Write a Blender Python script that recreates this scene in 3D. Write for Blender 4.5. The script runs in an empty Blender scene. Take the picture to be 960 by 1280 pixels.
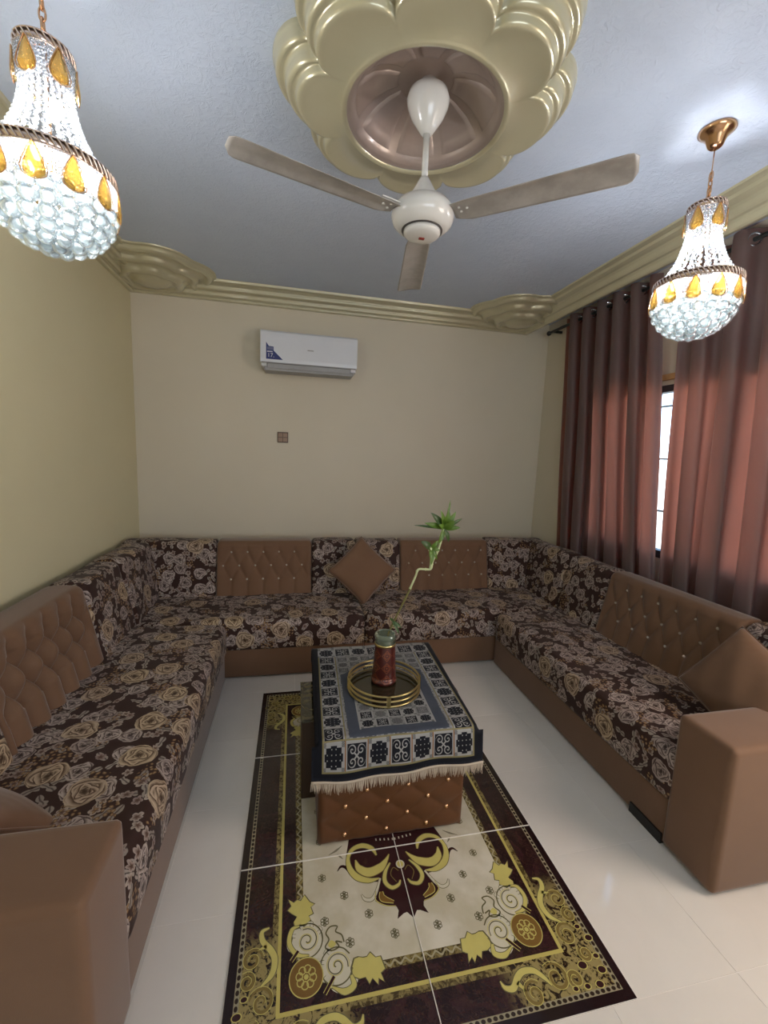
import bpy, bmesh, math, random
from mathutils import Vector, Matrix
random.seed(7)
PI = math.pi
S = bpy.context.scene
COL = S.collection

# ------------------------------------------------------------------ camera
F_PX = 527.8
yaw, pitch, roll = -0.2128, -0.1372, -0.0405
Rz = Matrix.Rotation(yaw, 3, 'Z'); Rx = Matrix.Rotation(pitch, 3, 'X'); Ry = Matrix.Rotation(roll, 3, 'Y')
Rw = Rz @ Rx @ Ry                       # camera frame: x right, y forward, z up
conv = Matrix(((1, 0, 0), (0, 0, -1), (0, 1, 0)))      # blender cam axes -> that frame
cam_d = bpy.data.cameras.new('camera'); cam = bpy.data.objects.new('camera', cam_d); COL.objects.link(cam)
cam.matrix_world = Matrix.Translation((-1.0194, -0.8579, 1.5821)) @ (Rw @ conv).to_4x4()
cam_d.sensor_fit = 'VERTICAL'; cam_d.sensor_height = 32.0; cam_d.lens = 32.0 * F_PX / 1280.0
cam_d.clip_start = 0.02; cam_d.clip_end = 200
S.camera = cam

# ------------------------------------------------------------------ world, lights, exposure
W = bpy.data.worlds.new('sky'); S.world = W; W.use_nodes = True
wn = W.node_tree; wn.nodes.clear()
wo = wn.nodes.new('ShaderNodeOutputWorld'); wb = wn.nodes.new('ShaderNodeBackground')
sk = wn.nodes.new('ShaderNodeTexSky'); sk.sky_type = 'HOSEK_WILKIE'; sk.turbidity = 4.0
sk.sun_direction = Vector((-0.34, 0.12, 0.93)).normalized(); sk.ground_albedo = 0.5
wn.links.new(sk.outputs[0], wb.inputs[0]); wb.inputs[1].default_value = 13.0
wn.links.new(wb.outputs[0], wo.inputs[0])

sun_d = bpy.data.lights.new('sun', 'SUN'); sun_d.energy = 7.0; sun_d.angle = .01; sun_d.color = (1, .95, .86)
sun = bpy.data.objects.new('sun', sun_d); COL.objects.link(sun); sun.location = (-3, 0, 8)
sun.rotation_euler = Vector((0.34, -0.12, -0.93)).to_track_quat('-Z', 'Y').to_euler()

def area(name, loc, target, sx, sy, energy, col):
    d = bpy.data.lights.new(name, 'AREA'); d.shape = 'RECTANGLE'; d.size = sx; d.size_y = sy
    d.energy = energy; d.color = col
    o = bpy.data.objects.new(name, d); COL.objects.link(o); o.location = loc
    o.rotation_euler = (Vector(target) - Vector(loc)).to_track_quat('-Z', 'Y').to_euler()
    return o
area('side_window_daylight', (1.41, -0.55, 1.50), (-0.6, -0.2, 0.4), 0.85, 1.1, 24, (1.0, 0.80, 0.64))
area('ceiling_fill', (-0.3, -2.36, 1.7), (-0.5, 0.6, 2.9), 2.0, 1.2, 34, (0.78, 0.88, 1.0))  # added fill lamp aimed up to brighten the ceiling; no doorway stands here
S.view_settings.view_transform = 'Standard'; S.view_settings.look = 'None'
S.view_settings.exposure = 0.55; S.view_settings.gamma = 1.0; S.view_settings.use_curve_mapping = False
LAMP_W = 6.0

# ------------------------------------------------------------------ dimensions
XL, XR, YB, YN, ZC = -2.324, 1.428, 3.097, -2.4, 2.90

# ------------------------------------------------------------------ node helpers
class V:
    """a float socket with arithmetic"""
    def __init__(s, nt, sock): s.nt = nt; s.s = sock
    def _op(s, op, *a, clamp=False):
        n = s.nt.nodes.new('ShaderNodeMath'); n.operation = op; n.use_clamp = clamp
        for i, x in enumerate((s,) + a):
            if isinstance(x, V): s.nt.links.new(x.s, n.inputs[i])
            else: n.inputs[i].default_value = float(x)
        return V(s.nt, n.outputs[0])
    def __add__(s, o): return s._op('ADD', o)
    __radd__ = __add__
    def __sub__(s, o): return s._op('SUBTRACT', o)
    def __rsub__(s, o): return (s * -1) + o
    def __mul__(s, o): return s._op('MULTIPLY', o)
    __rmul__ = __mul__
    def __truediv__(s, o): return s._op('DIVIDE', o)
    def __lt__(s, o): return s._op('LESS_THAN', o)
    def __gt__(s, o): return s._op('GREATER_THAN', o)
    def abs(s): return s._op('ABSOLUTE')
    def sin(s): return s._op('SINE')
    def cos(s): return s._op('COSINE')
    def sqrt(s): return s._op('SQRT')
    def frac(s): return s._op('FRACT')
    def floor(s): return s._op('FLOOR')
    def min(s, o): return s._op('MINIMUM', o)
    def max(s, o): return s._op('MAXIMUM', o)
    def pow(s, o): return s._op('POWER', o)
    def atan2(s, o): return s._op('ARCTAN2', o)
    def mod(s, o): return s._op('FLOORED_MODULO', o)
    def step(s, a, b):
        n = s.nt.nodes.new('ShaderNodeMapRange'); n.interpolation_type = 'SMOOTHSTEP'
        s.nt.links.new(s.s, n.inputs[0])
        n.inputs[1].default_value = a; n.inputs[2].default_value = b
        return V(s.nt, n.outputs[0])

class NT:
    def __init__(s, name):
        s.m = bpy.data.materials.new(name); s.m.use_nodes = True; s.nt = s.m.node_tree; s.nt.nodes.clear()
        s.out = s.nt.nodes.new('ShaderNodeOutputMaterial')
    def n(s, t): return s.nt.nodes.new('ShaderNode' + t)
    def l(s, a, b): s.nt.links.new(a.s if isinstance(a, V) else a, b)
    def coord(s, kind='Object'):
        t = s.n('TexCoord'); return t.outputs[kind]
    def sep(s, sock):
        n = s.n('SeparateXYZ'); s.l(sock, n.inputs[0]); return [V(s.nt, n.outputs[i]) for i in range(3)]
    def comb(s, x, y, z=0.0):
        n = s.n('CombineXYZ')
        for i, q in enumerate((x, y, z)):
            if isinstance(q, V): s.l(q, n.inputs[i])
            else: n.inputs[i].default_value = q
        return n.outputs[0]
    def noise(s, vec, scale, detail=3, rough=.55, dist=0.0, color=False):
        n = s.n('TexNoise'); n.inputs['Scale'].default_value = scale; n.inputs['Detail'].default_value = detail
        n.inputs['Roughness'].default_value = rough; n.inputs['Distortion'].default_value = dist
        if vec is not None: s.l(vec, n.inputs['Vector'])
        return n.outputs['Color'] if color else V(s.nt, n.outputs['Fac'])
    def mix(s, f, a, b):
        n = s.n('Mix'); n.data_type = 'RGBA'
        for q, i in ((f, 0), (a, 6), (b, 7)):
            if isinstance(q, (int, float)): n.inputs[i].default_value = q
            elif isinstance(q, tuple): n.inputs[i].default_value = (*q, 1)
            else: s.l(q, n.inputs[i])
        return n.outputs[2]
    def bump(s, h, strength=.3, dist=.01):
        b = s.n('Bump'); b.inputs['Strength'].default_value = strength; b.inputs['Distance'].default_value = dist
        s.l(h, b.inputs['Height']); return b.outputs[0]
    def bsdf(s, col, rough=.5, metal=0.0, normal=None, sheen=0.0, coat=0.0, spec=.5, **kw):
        p = s.n('BsdfPrincipled')
        if isinstance(col, tuple): p.inputs['Base Color'].default_value = (*col, 1)
        else: s.l(col, p.inputs['Base Color'])
        if isinstance(rough, V): s.l(rough, p.inputs['Roughness'])
        else: p.inputs['Roughness'].default_value = rough
        if isinstance(metal, V): s.l(metal, p.inputs['Metallic'])
        else: p.inputs['Metallic'].default_value = metal
        p.inputs['Sheen Weight'].default_value = sheen; p.inputs['Coat Weight'].default_value = coat
        p.inputs['Specular IOR Level'].default_value = spec
        if sheen: p.inputs['Sheen Roughness'].default_value = .4
        for k, v in kw.items(): p.inputs[k].default_value = v
        if normal is not None: s.l(normal, p.inputs['Normal'])
        return p.outputs[0]
    def done(s, shader): s.l(shader, s.out.inputs[0]); return s.m

def plain(name, col, rough=.5, metal=0.0, bump=0, bscale=40, sheen=0, var=.12, coat=0, spec=.5):
    t = NT(name); c = t.coord()
    nz = t.noise(c, bscale * .3, 3)
    colr = t.mix(nz, tuple(x * (1 - var) for x in col), tuple(min(1, x * (1 + var)) for x in col))
    nrm = t.bump(t.noise(c, bscale, 4), bump, .01) if bump else None
    return t.done(t.bsdf(colr, rough, metal, nrm, sheen, coat, spec))

def srgb(r, g, b):
    f = lambda c: (c / 255 / 12.92) if c / 255 <= .04045 else ((c / 255 + .055) / 1.055) ** 2.4
    return (f(r), f(g), f(b))

M = {}
# walls: painted plaster
def wall_mat(name, a, b):
    t = NT(name); c = t.coord()
    col = t.mix(t.noise(c, 1.3, 4), a, b)
    return t.done(t.bsdf(col, .55, 0, t.bump(t.noise(c, 60, 4), .08, .004), spec=.35))
M['wall'] = wall_mat('cream_wall_paint', (.63, .57, .445), (.70, .64, .51))
M['wall_left'] = wall_mat('yellow_cream_left_wall', (.65, .59, .37), (.72, .66, .44))  # left wall has a yellower tone than the other walls
# rough stippled ceiling
t = NT('stippled_ceiling_plaster'); c = t.coord()
n1 = t.noise(c, 26, 6, .65, 1.2); n2 = t.noise(c, 7, 3)
vor = t.n('TexVoronoi'); vor.inputs['Scale'].default_value = 45; t.l(t.noise(c, 9, 3, color=True), vor.inputs['Vector'])
h = n1.step(.42, .62) + n2 * .3
M['ceiling'] = t.done(t.bsdf(t.mix(n2, (.52, .59, .72), (.58, .65, .77)), .6, 0, t.bump(h, .32, .006), spec=.3))
# gold pearlescent paint on plaster mouldings
def gold_paint(name, a, b, rough=.3):
    t = NT(name); c = t.coord()
    n_ = t.noise(c, 3, 5, .6, .6)
    return t.done(t.bsdf(t.mix(n_, a, b), rough, .35, t.bump(t.noise(c, 35, 4), .05, .004), coat=.8, **{'Coat Roughness': .12}))
M['gold_paint'] = gold_paint('pale_gold_moulding_paint', (.50, .465, .30), (.60, .56, .39))
M['dome_paint'] = gold_paint('pinkish_silver_dome_paint', (.31, .235, .20), (.52, .43, .385), .38)

# floor tiles: glossy cream porcelain
def tile_mat(name, a, b, rough=.065):
    t = NT(name); c = t.coord()
    geo = t.n('ObjectInfo')
    off = V(t.nt, geo.outputs['Random'])
    n_ = t.noise(c, 4, 5, .6, .8)
    col = t.mix(n_, a, b)
    m = t.n('HueSaturation'); t.l(col, m.inputs['Color']); t.l(off * .08 + .96, m.inputs['Value'])
    return t.done(t.bsdf(m.outputs[0], rough, 0, t.bump(t.noise(c, 2.5, 2), .03, .004), spec=.6))
M['tile'] = tile_mat('cream_porcelain_tile', (.66, .625, .565), (.74, .70, .64))
M['grout'] = plain('grout', (.74, .70, .64), .8)

# upholstery
t = NT('tan_brown_velvet'); c = t.coord()
nz = t.noise(c, 5, 4); fine = t.noise(c, 450, 2)
M['brown'] = t.done(t.bsdf(t.mix(nz, (.150, .082, .047), (.190, .107, .063)), .75, 0,
                           t.bump(nz * .5 + fine * .5, .18, .006), sheen=.35, spec=.2))
t = NT('tawny_ottoman_leatherette'); c = t.coord()
M['ottoman'] = t.done(t.bsdf(t.mix(t.noise(c, 6, 4), (.088, .032, .009), (.115, .043, .013)), .5, 0,
                             t.bump(t.noise(c, 300, 3), .1, .002), sheen=.1, spec=.4))

def floral():
    t = NT('rose_print_fabric'); uv = t.coord('UV'); x, y, _ = t.sep(uv)
    wob = t.n('SeparateColor'); t.l(t.noise(uv, 16, 3, color=True), wob.inputs[0])
    wx = (V(t.nt, wob.outputs[0]) - .5); wy = (V(t.nt, wob.outputs[1]) - .5)
    xx = x + wx * .028; yy = y + wy * .028
    def cells(size, seed, rnd=.8):
        px = xx / size + seed * 3.7; py = yy / size + seed * 1.9
        v = t.n('TexVoronoi'); v.voronoi_dimensions = '2D'; v.inputs['Scale'].default_value = 1; v.inputs['Randomness'].default_value = rnd
        t.l(t.comb(px, py), v.inputs['Vector'])
        cx, cy, _ = t.sep(v.outputs['Position'])
        sc = t.n('SeparateColor'); t.l(v.outputs['Color'], sc.inputs[0])
        r1, r2, r3 = [V(t.nt, sc.outputs[i]) for i in range(3)]
        dx = px - cx; dy = py - cy
        r = (dx * dx + dy * dy).sqrt(); th = dy.atan2(dx) + r1 * 6.28
        return r, th, r2, r3, dx, dy
    dark = t.mix(t.noise(uv, 9, 3), (.026, .011, .008), (.046, .020, .015))
    col = dark
    # leaves and stems (grey-mauve) as elongated lobes
    r, th, a, b, dx, dy = cells(.062, 5, 1.0)
    R = .10 + (th * 1.0).cos().abs().pow(3) * .42
    edge = (r / R)
    leaf = 1 - edge.step(.88, 1.0)
    vein = ((th.sin() * r).abs().step(.0, .07))
    lc = t.mix(a, (.24, .20, .17), (.34, .295, .25))
    lc = t.mix(vein, (.07, .05, .045), lc)
    col = t.mix(leaf * (b > .22), col, lc)
    # small blossoms
    r, th, a, b, dx, dy = cells(.048, 2, .9)
    R = .24 + (th * 2.5).cos().abs() * .2
    m = 1 - (r / R).step(.85, 1.0)
    sc = t.mix((r / R).step(.1, .9), (.09, .045, .03), t.mix(a, (.42, .35, .29), (.28, .21, .19)))
    col = t.mix(m * (b > .50), col, sc)
    # bunch of tiny orange berries
    r, th, a, b, dx, dy = cells(.019, 9, .6)
    big = t.noise(uv, 7, 1)
    m = (1 - r.step(.28, .40)) * (big > .58)
    col = t.mix(m, col, t.mix(r.step(0, .35), (.34, .23, .12), (.14, .07, .03)))
    # mid flowers: grey-mauve peonies
    def rose(col, size, seed, keep, light, lightb, deep, rings, petals, rad):
        r, th, a, b, dx, dy = cells(size, seed, .72)
        R = rad * (1 + ((th * petals).cos() * .5 + .5).pow(.6) * .16)
        q = r / R
        m = (1 - q.step(.95, 1.0)) * (b > keep)
        # nested petals: each ring turned a little, dark in the crease, pale at the lip
        k = (q * rings).floor()
        ph = th * (petals * .5) + k * 1.9
        lobe = (ph.cos().abs())
        f = (q * rings + lobe * .75 + th / 6.2832 * 1.0).frac()
        shade = f.step(.0, .85)
        base = t.mix(shade, deep, t.mix(a, light, lightb))
        base = t.mix(1 - q.step(.05, .38), base, t.mix(.5, deep, tuple(v * .35 for v in deep)))
        rim = q.step(.84, .97)
        base = t.mix(rim * .55, base, light)
        return t.mix(m, col, base)
    col = rose(col, .112, 3, .36, (.47, .39, .345), (.34, .27, .24), (.050, .028, .024), 2.6, 3, .36)
    col = rose(col, .205, 1, .44, (.52, .40, .265), (.44, .335, .25), (.075, .038, .018), 3.4, 3, .275)
    fine = t.noise(uv, 600, 2)
    return t.done(t.bsdf(col, .7, 0, t.bump(t.noise(uv, 12, 3) * .8 + fine * .2, .25, .008), sheen=.08, spec=.25))
M['floral'] = floral()

M['gold'] = plain('polished_gold_metal', (.78, .56, .24), .22, 1.0)
M['gold_rose'] = plain('rose_gold_metal', (.70, .42, .24), .2, 1.0)
M['rope'] = plain('pale_rose_metal', (.80, .66, .58), .25, 1.0)
M['brass'] = plain('dull_brass_metal', (.62, .50, .22), .3, 1.0)
M['stud'] = plain('crystal_stud', (.85, .78, .66), .12, .6)
M['black'] = plain('black_metal', (.02, .02, .02), .4)
M['black_wood'] = plain('black_foot', (.012, .010, .009), .5)
M['white_plastic'] = plain('white_plastic', (.70, .72, .76), .3, var=.02)
M['fan_white'] = plain('white_enamel', (.74, .73, .70), .22, var=.03, coat=.4)
t = NT('dusty_blade_enamel'); c = t.coord()
dn = t.noise(c, 9, 5, .65)
M['blade'] = t.done(t.bsdf(t.mix(dn.step(.3, .7), (.31, .29, .265), (.43, .405, .375)), .42, .0, spec=.45))
M['dark_ring'] = plain('dark_ring', (.06, .055, .05), .4)
M['red_badge'] = plain('red_badge', (.28, .03, .02), .4)
M['silver'] = plain('silver_eyelet', (.75, .75, .76), .25, 1.0)
M['plate'] = plain('brown_plate', srgb(150, 122, 100), .35, var=.03)
M['plate_dark'] = plain('dark_brown_plate', srgb(95, 75, 60), .5, var=.03)  # darker brown for the plate behind the keys
M['ac_dark'] = plain('grey_vent', (.20, .20, .20), .5)
M['ac_grey'] = plain('grey_seam', (.36, .36, .36), .5)
M['sticker'] = plain('navy_sticker', (.015, .03, .16), .35)
M['sticker_lt'] = plain('white_print', (.6, .62, .7), .5)
M['sticker_mid'] = plain('grey_blue_print', (.13, .15, .26), .5)
M['wood_trim'] = plain('orange_wood_strip', (.55, .33, .14), .4, var=.25, bscale=60)
M['frame_dark'] = plain('dark_window_frame', (.055, .045, .045), .5)
M['grille'] = plain('grey_window_grille', (.55, .53, .50), .5)

# crystal: pale, passes light of the bulbs inside
def crystal(name, col, tr, fac_tr, gloss=.3):
    t = NT(name)
    d = t.n('BsdfTranslucent'); d.inputs[0].default_value = (*tr, 1)
    g = t.n('BsdfGlossy'); g.inputs[0].default_value = (*col, 1); g.inputs[1].default_value = .08
    x = t.n('BsdfTransparent'); x.inputs[0].default_value = (*col, 1)
    a = t.n('MixShader'); a.inputs[0].default_value = fac_tr; t.l(d.outputs[0], a.inputs[1]); t.l(x.outputs[0], a.inputs[2])
    fr = t.n('LayerWeight'); fr.inputs[0].default_value = gloss
    b = t.n('MixShader'); t.l(fr.outputs['Facing'], b.inputs[0]); t.l(a.outputs[0], b.inputs[1]); t.l(g.outputs[0], b.inputs[2])
    return t.done(b.outputs[0])
M['crystal'] = crystal('clear_crystal', (.95, .97, 1), (.34, .355, .37), .5, .4)
M['crystal_ball'] = crystal('frosted_crystal_ball', (.95, .98, 1), (.30, .34, .34), .40, .55)
M['amber'] = crystal('amber_crystal', (1.0, .80, .42), (.30, .20, .065), .40, .35)
t = NT('window_glass')
x = t.n('BsdfTransparent'); x.inputs[0].default_value = (.95, .97, .97, 1); g = t.n('BsdfGlossy'); g.inputs[1].default_value = .02
ms = t.n('MixShader'); ms.inputs[0].default_value = .06; t.l(x.outputs[0], ms.inputs[1]); t.l(g.outputs[0], ms.inputs[2])
M['glass'] = t.done(ms.outputs[0])
t = NT('lit_bulb'); e = t.n('Emission'); e.inputs[0].default_value = (1, .97, .93, 1); e.inputs[1].default_value = 30
M['bulb'] = t.done(e.outputs[0])
# curtain cloth: diffuse on the room side, red-brown when light comes through
t = NT('brown_satin_curtain'); c = t.coord()
dif = t.bsdf(t.mix(t.noise(c, 4, 3), (.125, .104, .096), (.160, .132, .122)), .5, 0,
             t.bump(t.noise(c, 350, 2), .08, .002), sheen=.25, spec=.35)
tl = t.n('BsdfTranslucent'); tl.inputs[0].default_value = (.72, .20, .115, 1)
ms = t.n('MixShader'); ms.inputs[0].default_value = .34; t.l(dif, ms.inputs[1]); t.l(tl.outputs[0], ms.inputs[2])
M['curtain'] = t.done(ms.outputs[0])

# ------------------------------------------------------------------ mesh helpers
def link(name, me, mat, parent=None, smooth=False):
    o = bpy.data.objects.new(name, me); COL.objects.link(o)
    if mat is not None:
        for m in (mat if isinstance(mat, (list, tuple)) else [mat]): me.materials.append(m)
    if smooth: me.polygons.foreach_set('use_smooth', [True] * len(me.polygons))
    if parent is not None:
        o.parent = parent; o.matrix_parent_inverse = parent.matrix_world.inverted() if False else Matrix.Identity(4)
        loc = parent['_origin'] if '_origin' in parent else (0, 0, 0)
    return o
def from_bm(name, bm, mat, parent=None, smooth=False):
    me = bpy.data.meshes.new(name); bm.normal_update(); bm.to_mesh(me); bm.free()
    return link(name, me, mat, parent, smooth)
# every thing is an Empty standing at its base; children keep WORLD vertex coordinates minus that base
def thing(name, label, cat, loc, group=None):
    o = bpy.data.objects.new(name, None); COL.objects.link(o); o.location = loc
    o.empty_display_size = .1
    o['label'] = label; o['category'] = cat
    if group: o['group'] = group
    return o
def part(name, bm, mat, root, smooth=False, origin=None, kind=None, label=None):
    """bm is in world coordinates; origin = world origin of root (chain)"""
    org = Vector(origin) if origin is not None else world_origin(root)
    bmesh.ops.translate(bm, verts=bm.verts, vec=-org)
    o = from_bm(name, bm, mat, root, smooth)
    if kind: o['kind'] = kind
    if label: o['label'] = label
    return o
def world_origin(o):
    v = Vector((0, 0, 0))
    while o is not None: v = v + Vector(o.location); o = o.parent
    return v
def struct(name, bm, mat, smooth=False):
    o = from_bm(name, bm, mat, None, smooth); o['kind'] = 'structure'; return o

def box(bm, x0, x1, y0, y1, z0, z1, bev=0, seg=2):
    vs = [bm.verts.new((x, y, z)) for z in (z0, z1) for y in (y0, y1) for x in (x0, x1)]
    fs = [bm.faces.new([vs[i] for i in q]) for q in ((0, 2, 3, 1), (4, 5, 7, 6), (0, 1, 5, 4), (2, 6, 7, 3), (0, 4, 6, 2), (1, 3, 7, 5))]
    if bev:
        es = list({e for f in fs for e in f.edges})
        bmesh.ops.bevel(bm, geom=es, offset=bev, segments=seg, profile=.6, affect='EDGES')
    return bm
def B(*a, **k): return box(bmesh.new(), *a, **k)
def uvbox(bm, off=(0, 0)):
    """box-projected uv in metres"""
    bm.normal_update(); uvl = bm.loops.layers.uv.verify()
    for f in bm.faces:
        n = f.normal
        for l in f.loops:
            p = l.vert.co
            if abs(n.z) >= max(abs(n.x), abs(n.y)): q = (p.x, p.y)
            elif abs(n.x) > abs(n.y): q = (p.z, p.y)
            else: q = (p.x, p.z)
            l[uvl].uv = (q[0] + off[0], q[1] + off[1])
    return bm
def lathe(bm, prof, cx, cy, seg=32, z0=0.0, cap=False):
    rings = []
    for r, z in prof:
        if r < 1e-5: rings.append([bm.verts.new((cx, cy, z + z0))])
        else: rings.append([bm.verts.new((cx + r * math.cos(2 * PI * i / seg), cy + r * math.sin(2 * PI * i / seg), z + z0)) for i in range(seg)])
    for a, b in zip(rings, rings[1:]):
        for i in range(seg):
            j = (i + 1) % seg
            if len(a) == 1 and len(b) == 1: continue
            if len(a) == 1: bm.faces.new((a[0], b[j], b[i]))
            elif len(b) == 1: bm.faces.new((a[i], a[j], b[0]))
            else: bm.faces.new((a[i], a[j], b[j], b[i]))
    bmesh.ops.recalc_face_normals(bm, faces=bm.faces)
    return bm
def ball(bm, c, r, u=8, v=5, sz=1.0):
    prof = [(r * math.sin(PI * k / v), -r * sz * math.cos(PI * k / v)) for k in range(v + 1)]
    prof[0] = (0, prof[0][1]); prof[-1] = (0, prof[-1][1])
    return lathe_fast(bm, prof, c[0], c[1], u, c[2])
def lathe_fast(bm, prof, cx, cy, seg, z0):
    rings = []
    for r, z in prof:
        if r < 1e-6: rings.append([bm.verts.new((cx, cy, z + z0))])
        else: rings.append([bm.verts.new((cx + r * math.cos(2 * PI * i / seg), cy + r * math.sin(2 * PI * i / seg), z + z0)) for i in range(seg)])
    for a, b in zip(rings, rings[1:]):
        for i in range(seg):
            j = (i + 1) % seg
            if len(a) == 1: bm.faces.new((a[0], b[j], b[i]))
            elif len(b) == 1: bm.faces.new((a[i], a[j], b[0]))
            else: bm.faces.new((a[i], a[j], b[j], b[i]))
    return bm
def tube(bm, pts, r, seg=8, caps=True):
    pts = [Vector(p) for p in pts]; rr = r if isinstance(r, (list, tuple)) else [r] * len(pts)
    prev = None; rings = []
    for i, p in enumerate(pts):
        d = (pts[min(i + 1, len(pts) - 1)] - pts[max(i - 1, 0)]).normalized()
        if prev is None:
            a = d.orthogonal().normalized()
        else:
            a = (prev - d * prev.dot(d)).normalized()
        prev = a; b = d.cross(a)
        rings.append([bm.verts.new(p + (a * math.cos(2 * PI * k / seg) + b * math.sin(2 * PI * k / seg)) * rr[i]) for k in range(seg)])
    for a, b in zip(rings, rings[1:]):
        for k in range(seg):
            j = (k + 1) % seg; bm.faces.new((a[k], a[j], b[j], b[k]))
    if caps:
        bm.faces.new(rings[0][::-1]); bm.faces.new(rings[-1])
    return bm
def spline(pts, n=8, closed=False):
    P = [Vector((*p, 0)) if len(p) == 2 else Vector(p) for p in pts]; out = []
    m = len(P)
    for i in range(m if closed else m - 1):
        p0 = P[(i - 1) % m] if closed or i > 0 else P[0] * 2 - P[1]
        p1, p2 = P[i], P[(i + 1) % m]
        p3 = P[(i + 2) % m] if closed or i + 2 < m else P[-1] * 2 - P[-2]
        for k in range(n):
            s = k / n
            out.append(.5 * ((2 * p1) + (p2 - p0) * s + (2 * p0 - 5 * p1 + 4 * p2 - p3) * s * s + (3 * p1 - p0 - 3 * p2 + p3) * s ** 3))
    if not closed: out.append(P[-1])
    return out
def grid_mesh(bm, fn, nu, nv, uvfn=None, closed_v=False):
    vs = [[bm.verts.new(fn(i / nu, j / nv)) for j in range(nv + (0 if closed_v else 1))] for i in range(nu + 1)]
    uvl = bm.loops.layers.uv.verify() if uvfn else None
    for i in range(nu):
        for j in range(nv):
            jj = (j + 1) % nv if closed_v else j + 1
            f = bm.faces.new((vs[i][j], vs[i + 1][j], vs[i + 1][jj], vs[i][jj]))
            if uvl:
                for l, (a, b) in zip(f.loops, ((i, j), (i + 1, j), (i + 1, j + 1), (i, j + 1))): l[uvl].uv = uvfn(a / nu, b / nv)
    return vs

# ------------------------------------------------------------------ THE SETTING
# floor: grout bed with tiles laid 0.4565 apart
bm = B(XL - .1, XR + .3, YN - .1, YB + .1, -.10, -.0010)
floor = struct('floor', bm, M['grout'])
T = .4565; tm = None
xs = [.369 + T * k for k in range(-7, 4)]; ys = [T * k for k in range(-4, 7)]
k = 0
for ix in xs:
    for iy in ys:
        x0, x1 = max(ix, XL), min(ix + T, XR); y0, y1 = max(iy, YN), min(iy + T, YB)
        if x1 - x0 < .03 or y1 - y0 < .03: continue
        whole = (x1 - x0 > T - .001 and y1 - y0 > T - .001)
        if whole and tm is not None: me = tm
        else:
            b_ = B(-(x1 - x0) / 2 + .0012, (x1 - x0) / 2 - .0012, -(y1 - y0) / 2 + .0012, (y1 - y0) / 2 - .0012, -.010, 0)
            me = bpy.data.meshes.new('tile'); b_.to_mesh(me); b_.free(); me.materials.append(M['tile'])
            if whole: tm = me
        o = bpy.data.objects.new('tile', me); COL.objects.link(o); o.parent = floor; o.location = ((x0 + x1) / 2, (y0 + y1) / 2, 0)
# a strip in front of the near wall
# walls
struct('wall_left', B(XL - .12, XL, YN, YB, 0, ZC), M['wall_left'])
struct('wall_back', B(XL - .12, XR + .12, YB, YB + .12, 0, ZC), M['wall'])
WIN = (.46, 2.20, .95, 2.115)      # y0 y1 z0 z1
WIN2 = (-1.0, -.1, .9, 2.1)
def wall_right():
    bm = bmesh.new(); x0, x1 = XR, XR + .16
    segs = [(YN, WIN2[0], 0, ZC), (WIN2[0], WIN2[1], 0, WIN2[2]), (WIN2[0], WIN2[1], WIN2[3], ZC), (WIN2[1], WIN[0], 0, ZC),
            (WIN[0], WIN[1], 0, WIN[2]), (WIN[0], WIN[1], WIN[3], ZC), (WIN[1], YB, 0, ZC)]
    for a, b, c_, d in segs: box(bm, x0, x1, a, b, c_, d)
    return bm
struct('wall_right', wall_right(), M['wall'])
struct('wall_front', B(XL - .12, XR + .12, YN - .12, YN, 0, ZC), M['wall'])
struct('ceiling', B(XL - .12, XR + .16, YN - .12, YB + .12, ZC, ZC + .12), M['ceiling'])

# windows
def window(name, Wn, bars):
    y0, y1, z0, z1 = Wn; x = XR + (.003 if bars else .05)
    root = from_bm(name, B(x, x + .06, y0, y1, z0, z0 + .05), M['frame_dark']); root['kind'] = 'structure'
    def pc(nm, bmx, mat):
        o = from_bm(nm, bmx, mat, root); return o
    pc('frame_rail', B(x, x + .06, y0, y1, z1 - .045, z1), M['frame_dark'])
    st = [y0, 1.155, 1.735, y1 - .05] if bars else [y0, (y0 + y1) / 2 - .025, y1 - .05]
    sw = .10 if bars else .05
    for yy in st: pc('frame_stile', B(x, x + .055, yy - (sw - .05) / 2 if st[0] < yy < st[-1] else yy, yy + .05 + (sw - .05) / 2 if st[0] < yy < st[-1] else yy + .05, z0 + .05, z1 - .045), M['frame_dark'])
    for ya, yb_ in zip(st, st[1:]):
        a = ya + .05 + (sw - .05) / 2; b = yb_ - (sw - .05) / 2
        pc('pane', B(x + .025, x + .030, a, b, z0 + .05, z1 - .045), M['glass'])
    if bars:
        for k in (1, 2, 3): zz = z0 + (z1 - z0) * (k - .15) / 3.2; pc('grille_bar', B(x + .08, x + .092, y0, y1, zz - .006, zz + .006), M['grille'])
        for k in (1, 2, 3, 4): yy = y0 + (y1 - y0) * (k - .3) / 4.6; pc('grille_bar', B(x + .072, x + .080, yy - .006, yy + .006, z0, z1), M['grille'])
    return root
window('window_1', WIN, True); window('window_2', WIN2, False)
struct('trim_1', B(XR - .02, XR, WIN[0] - .03, WIN[1] + .03, 2.145, 2.185, bev=.004), M['wood_trim'])

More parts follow.
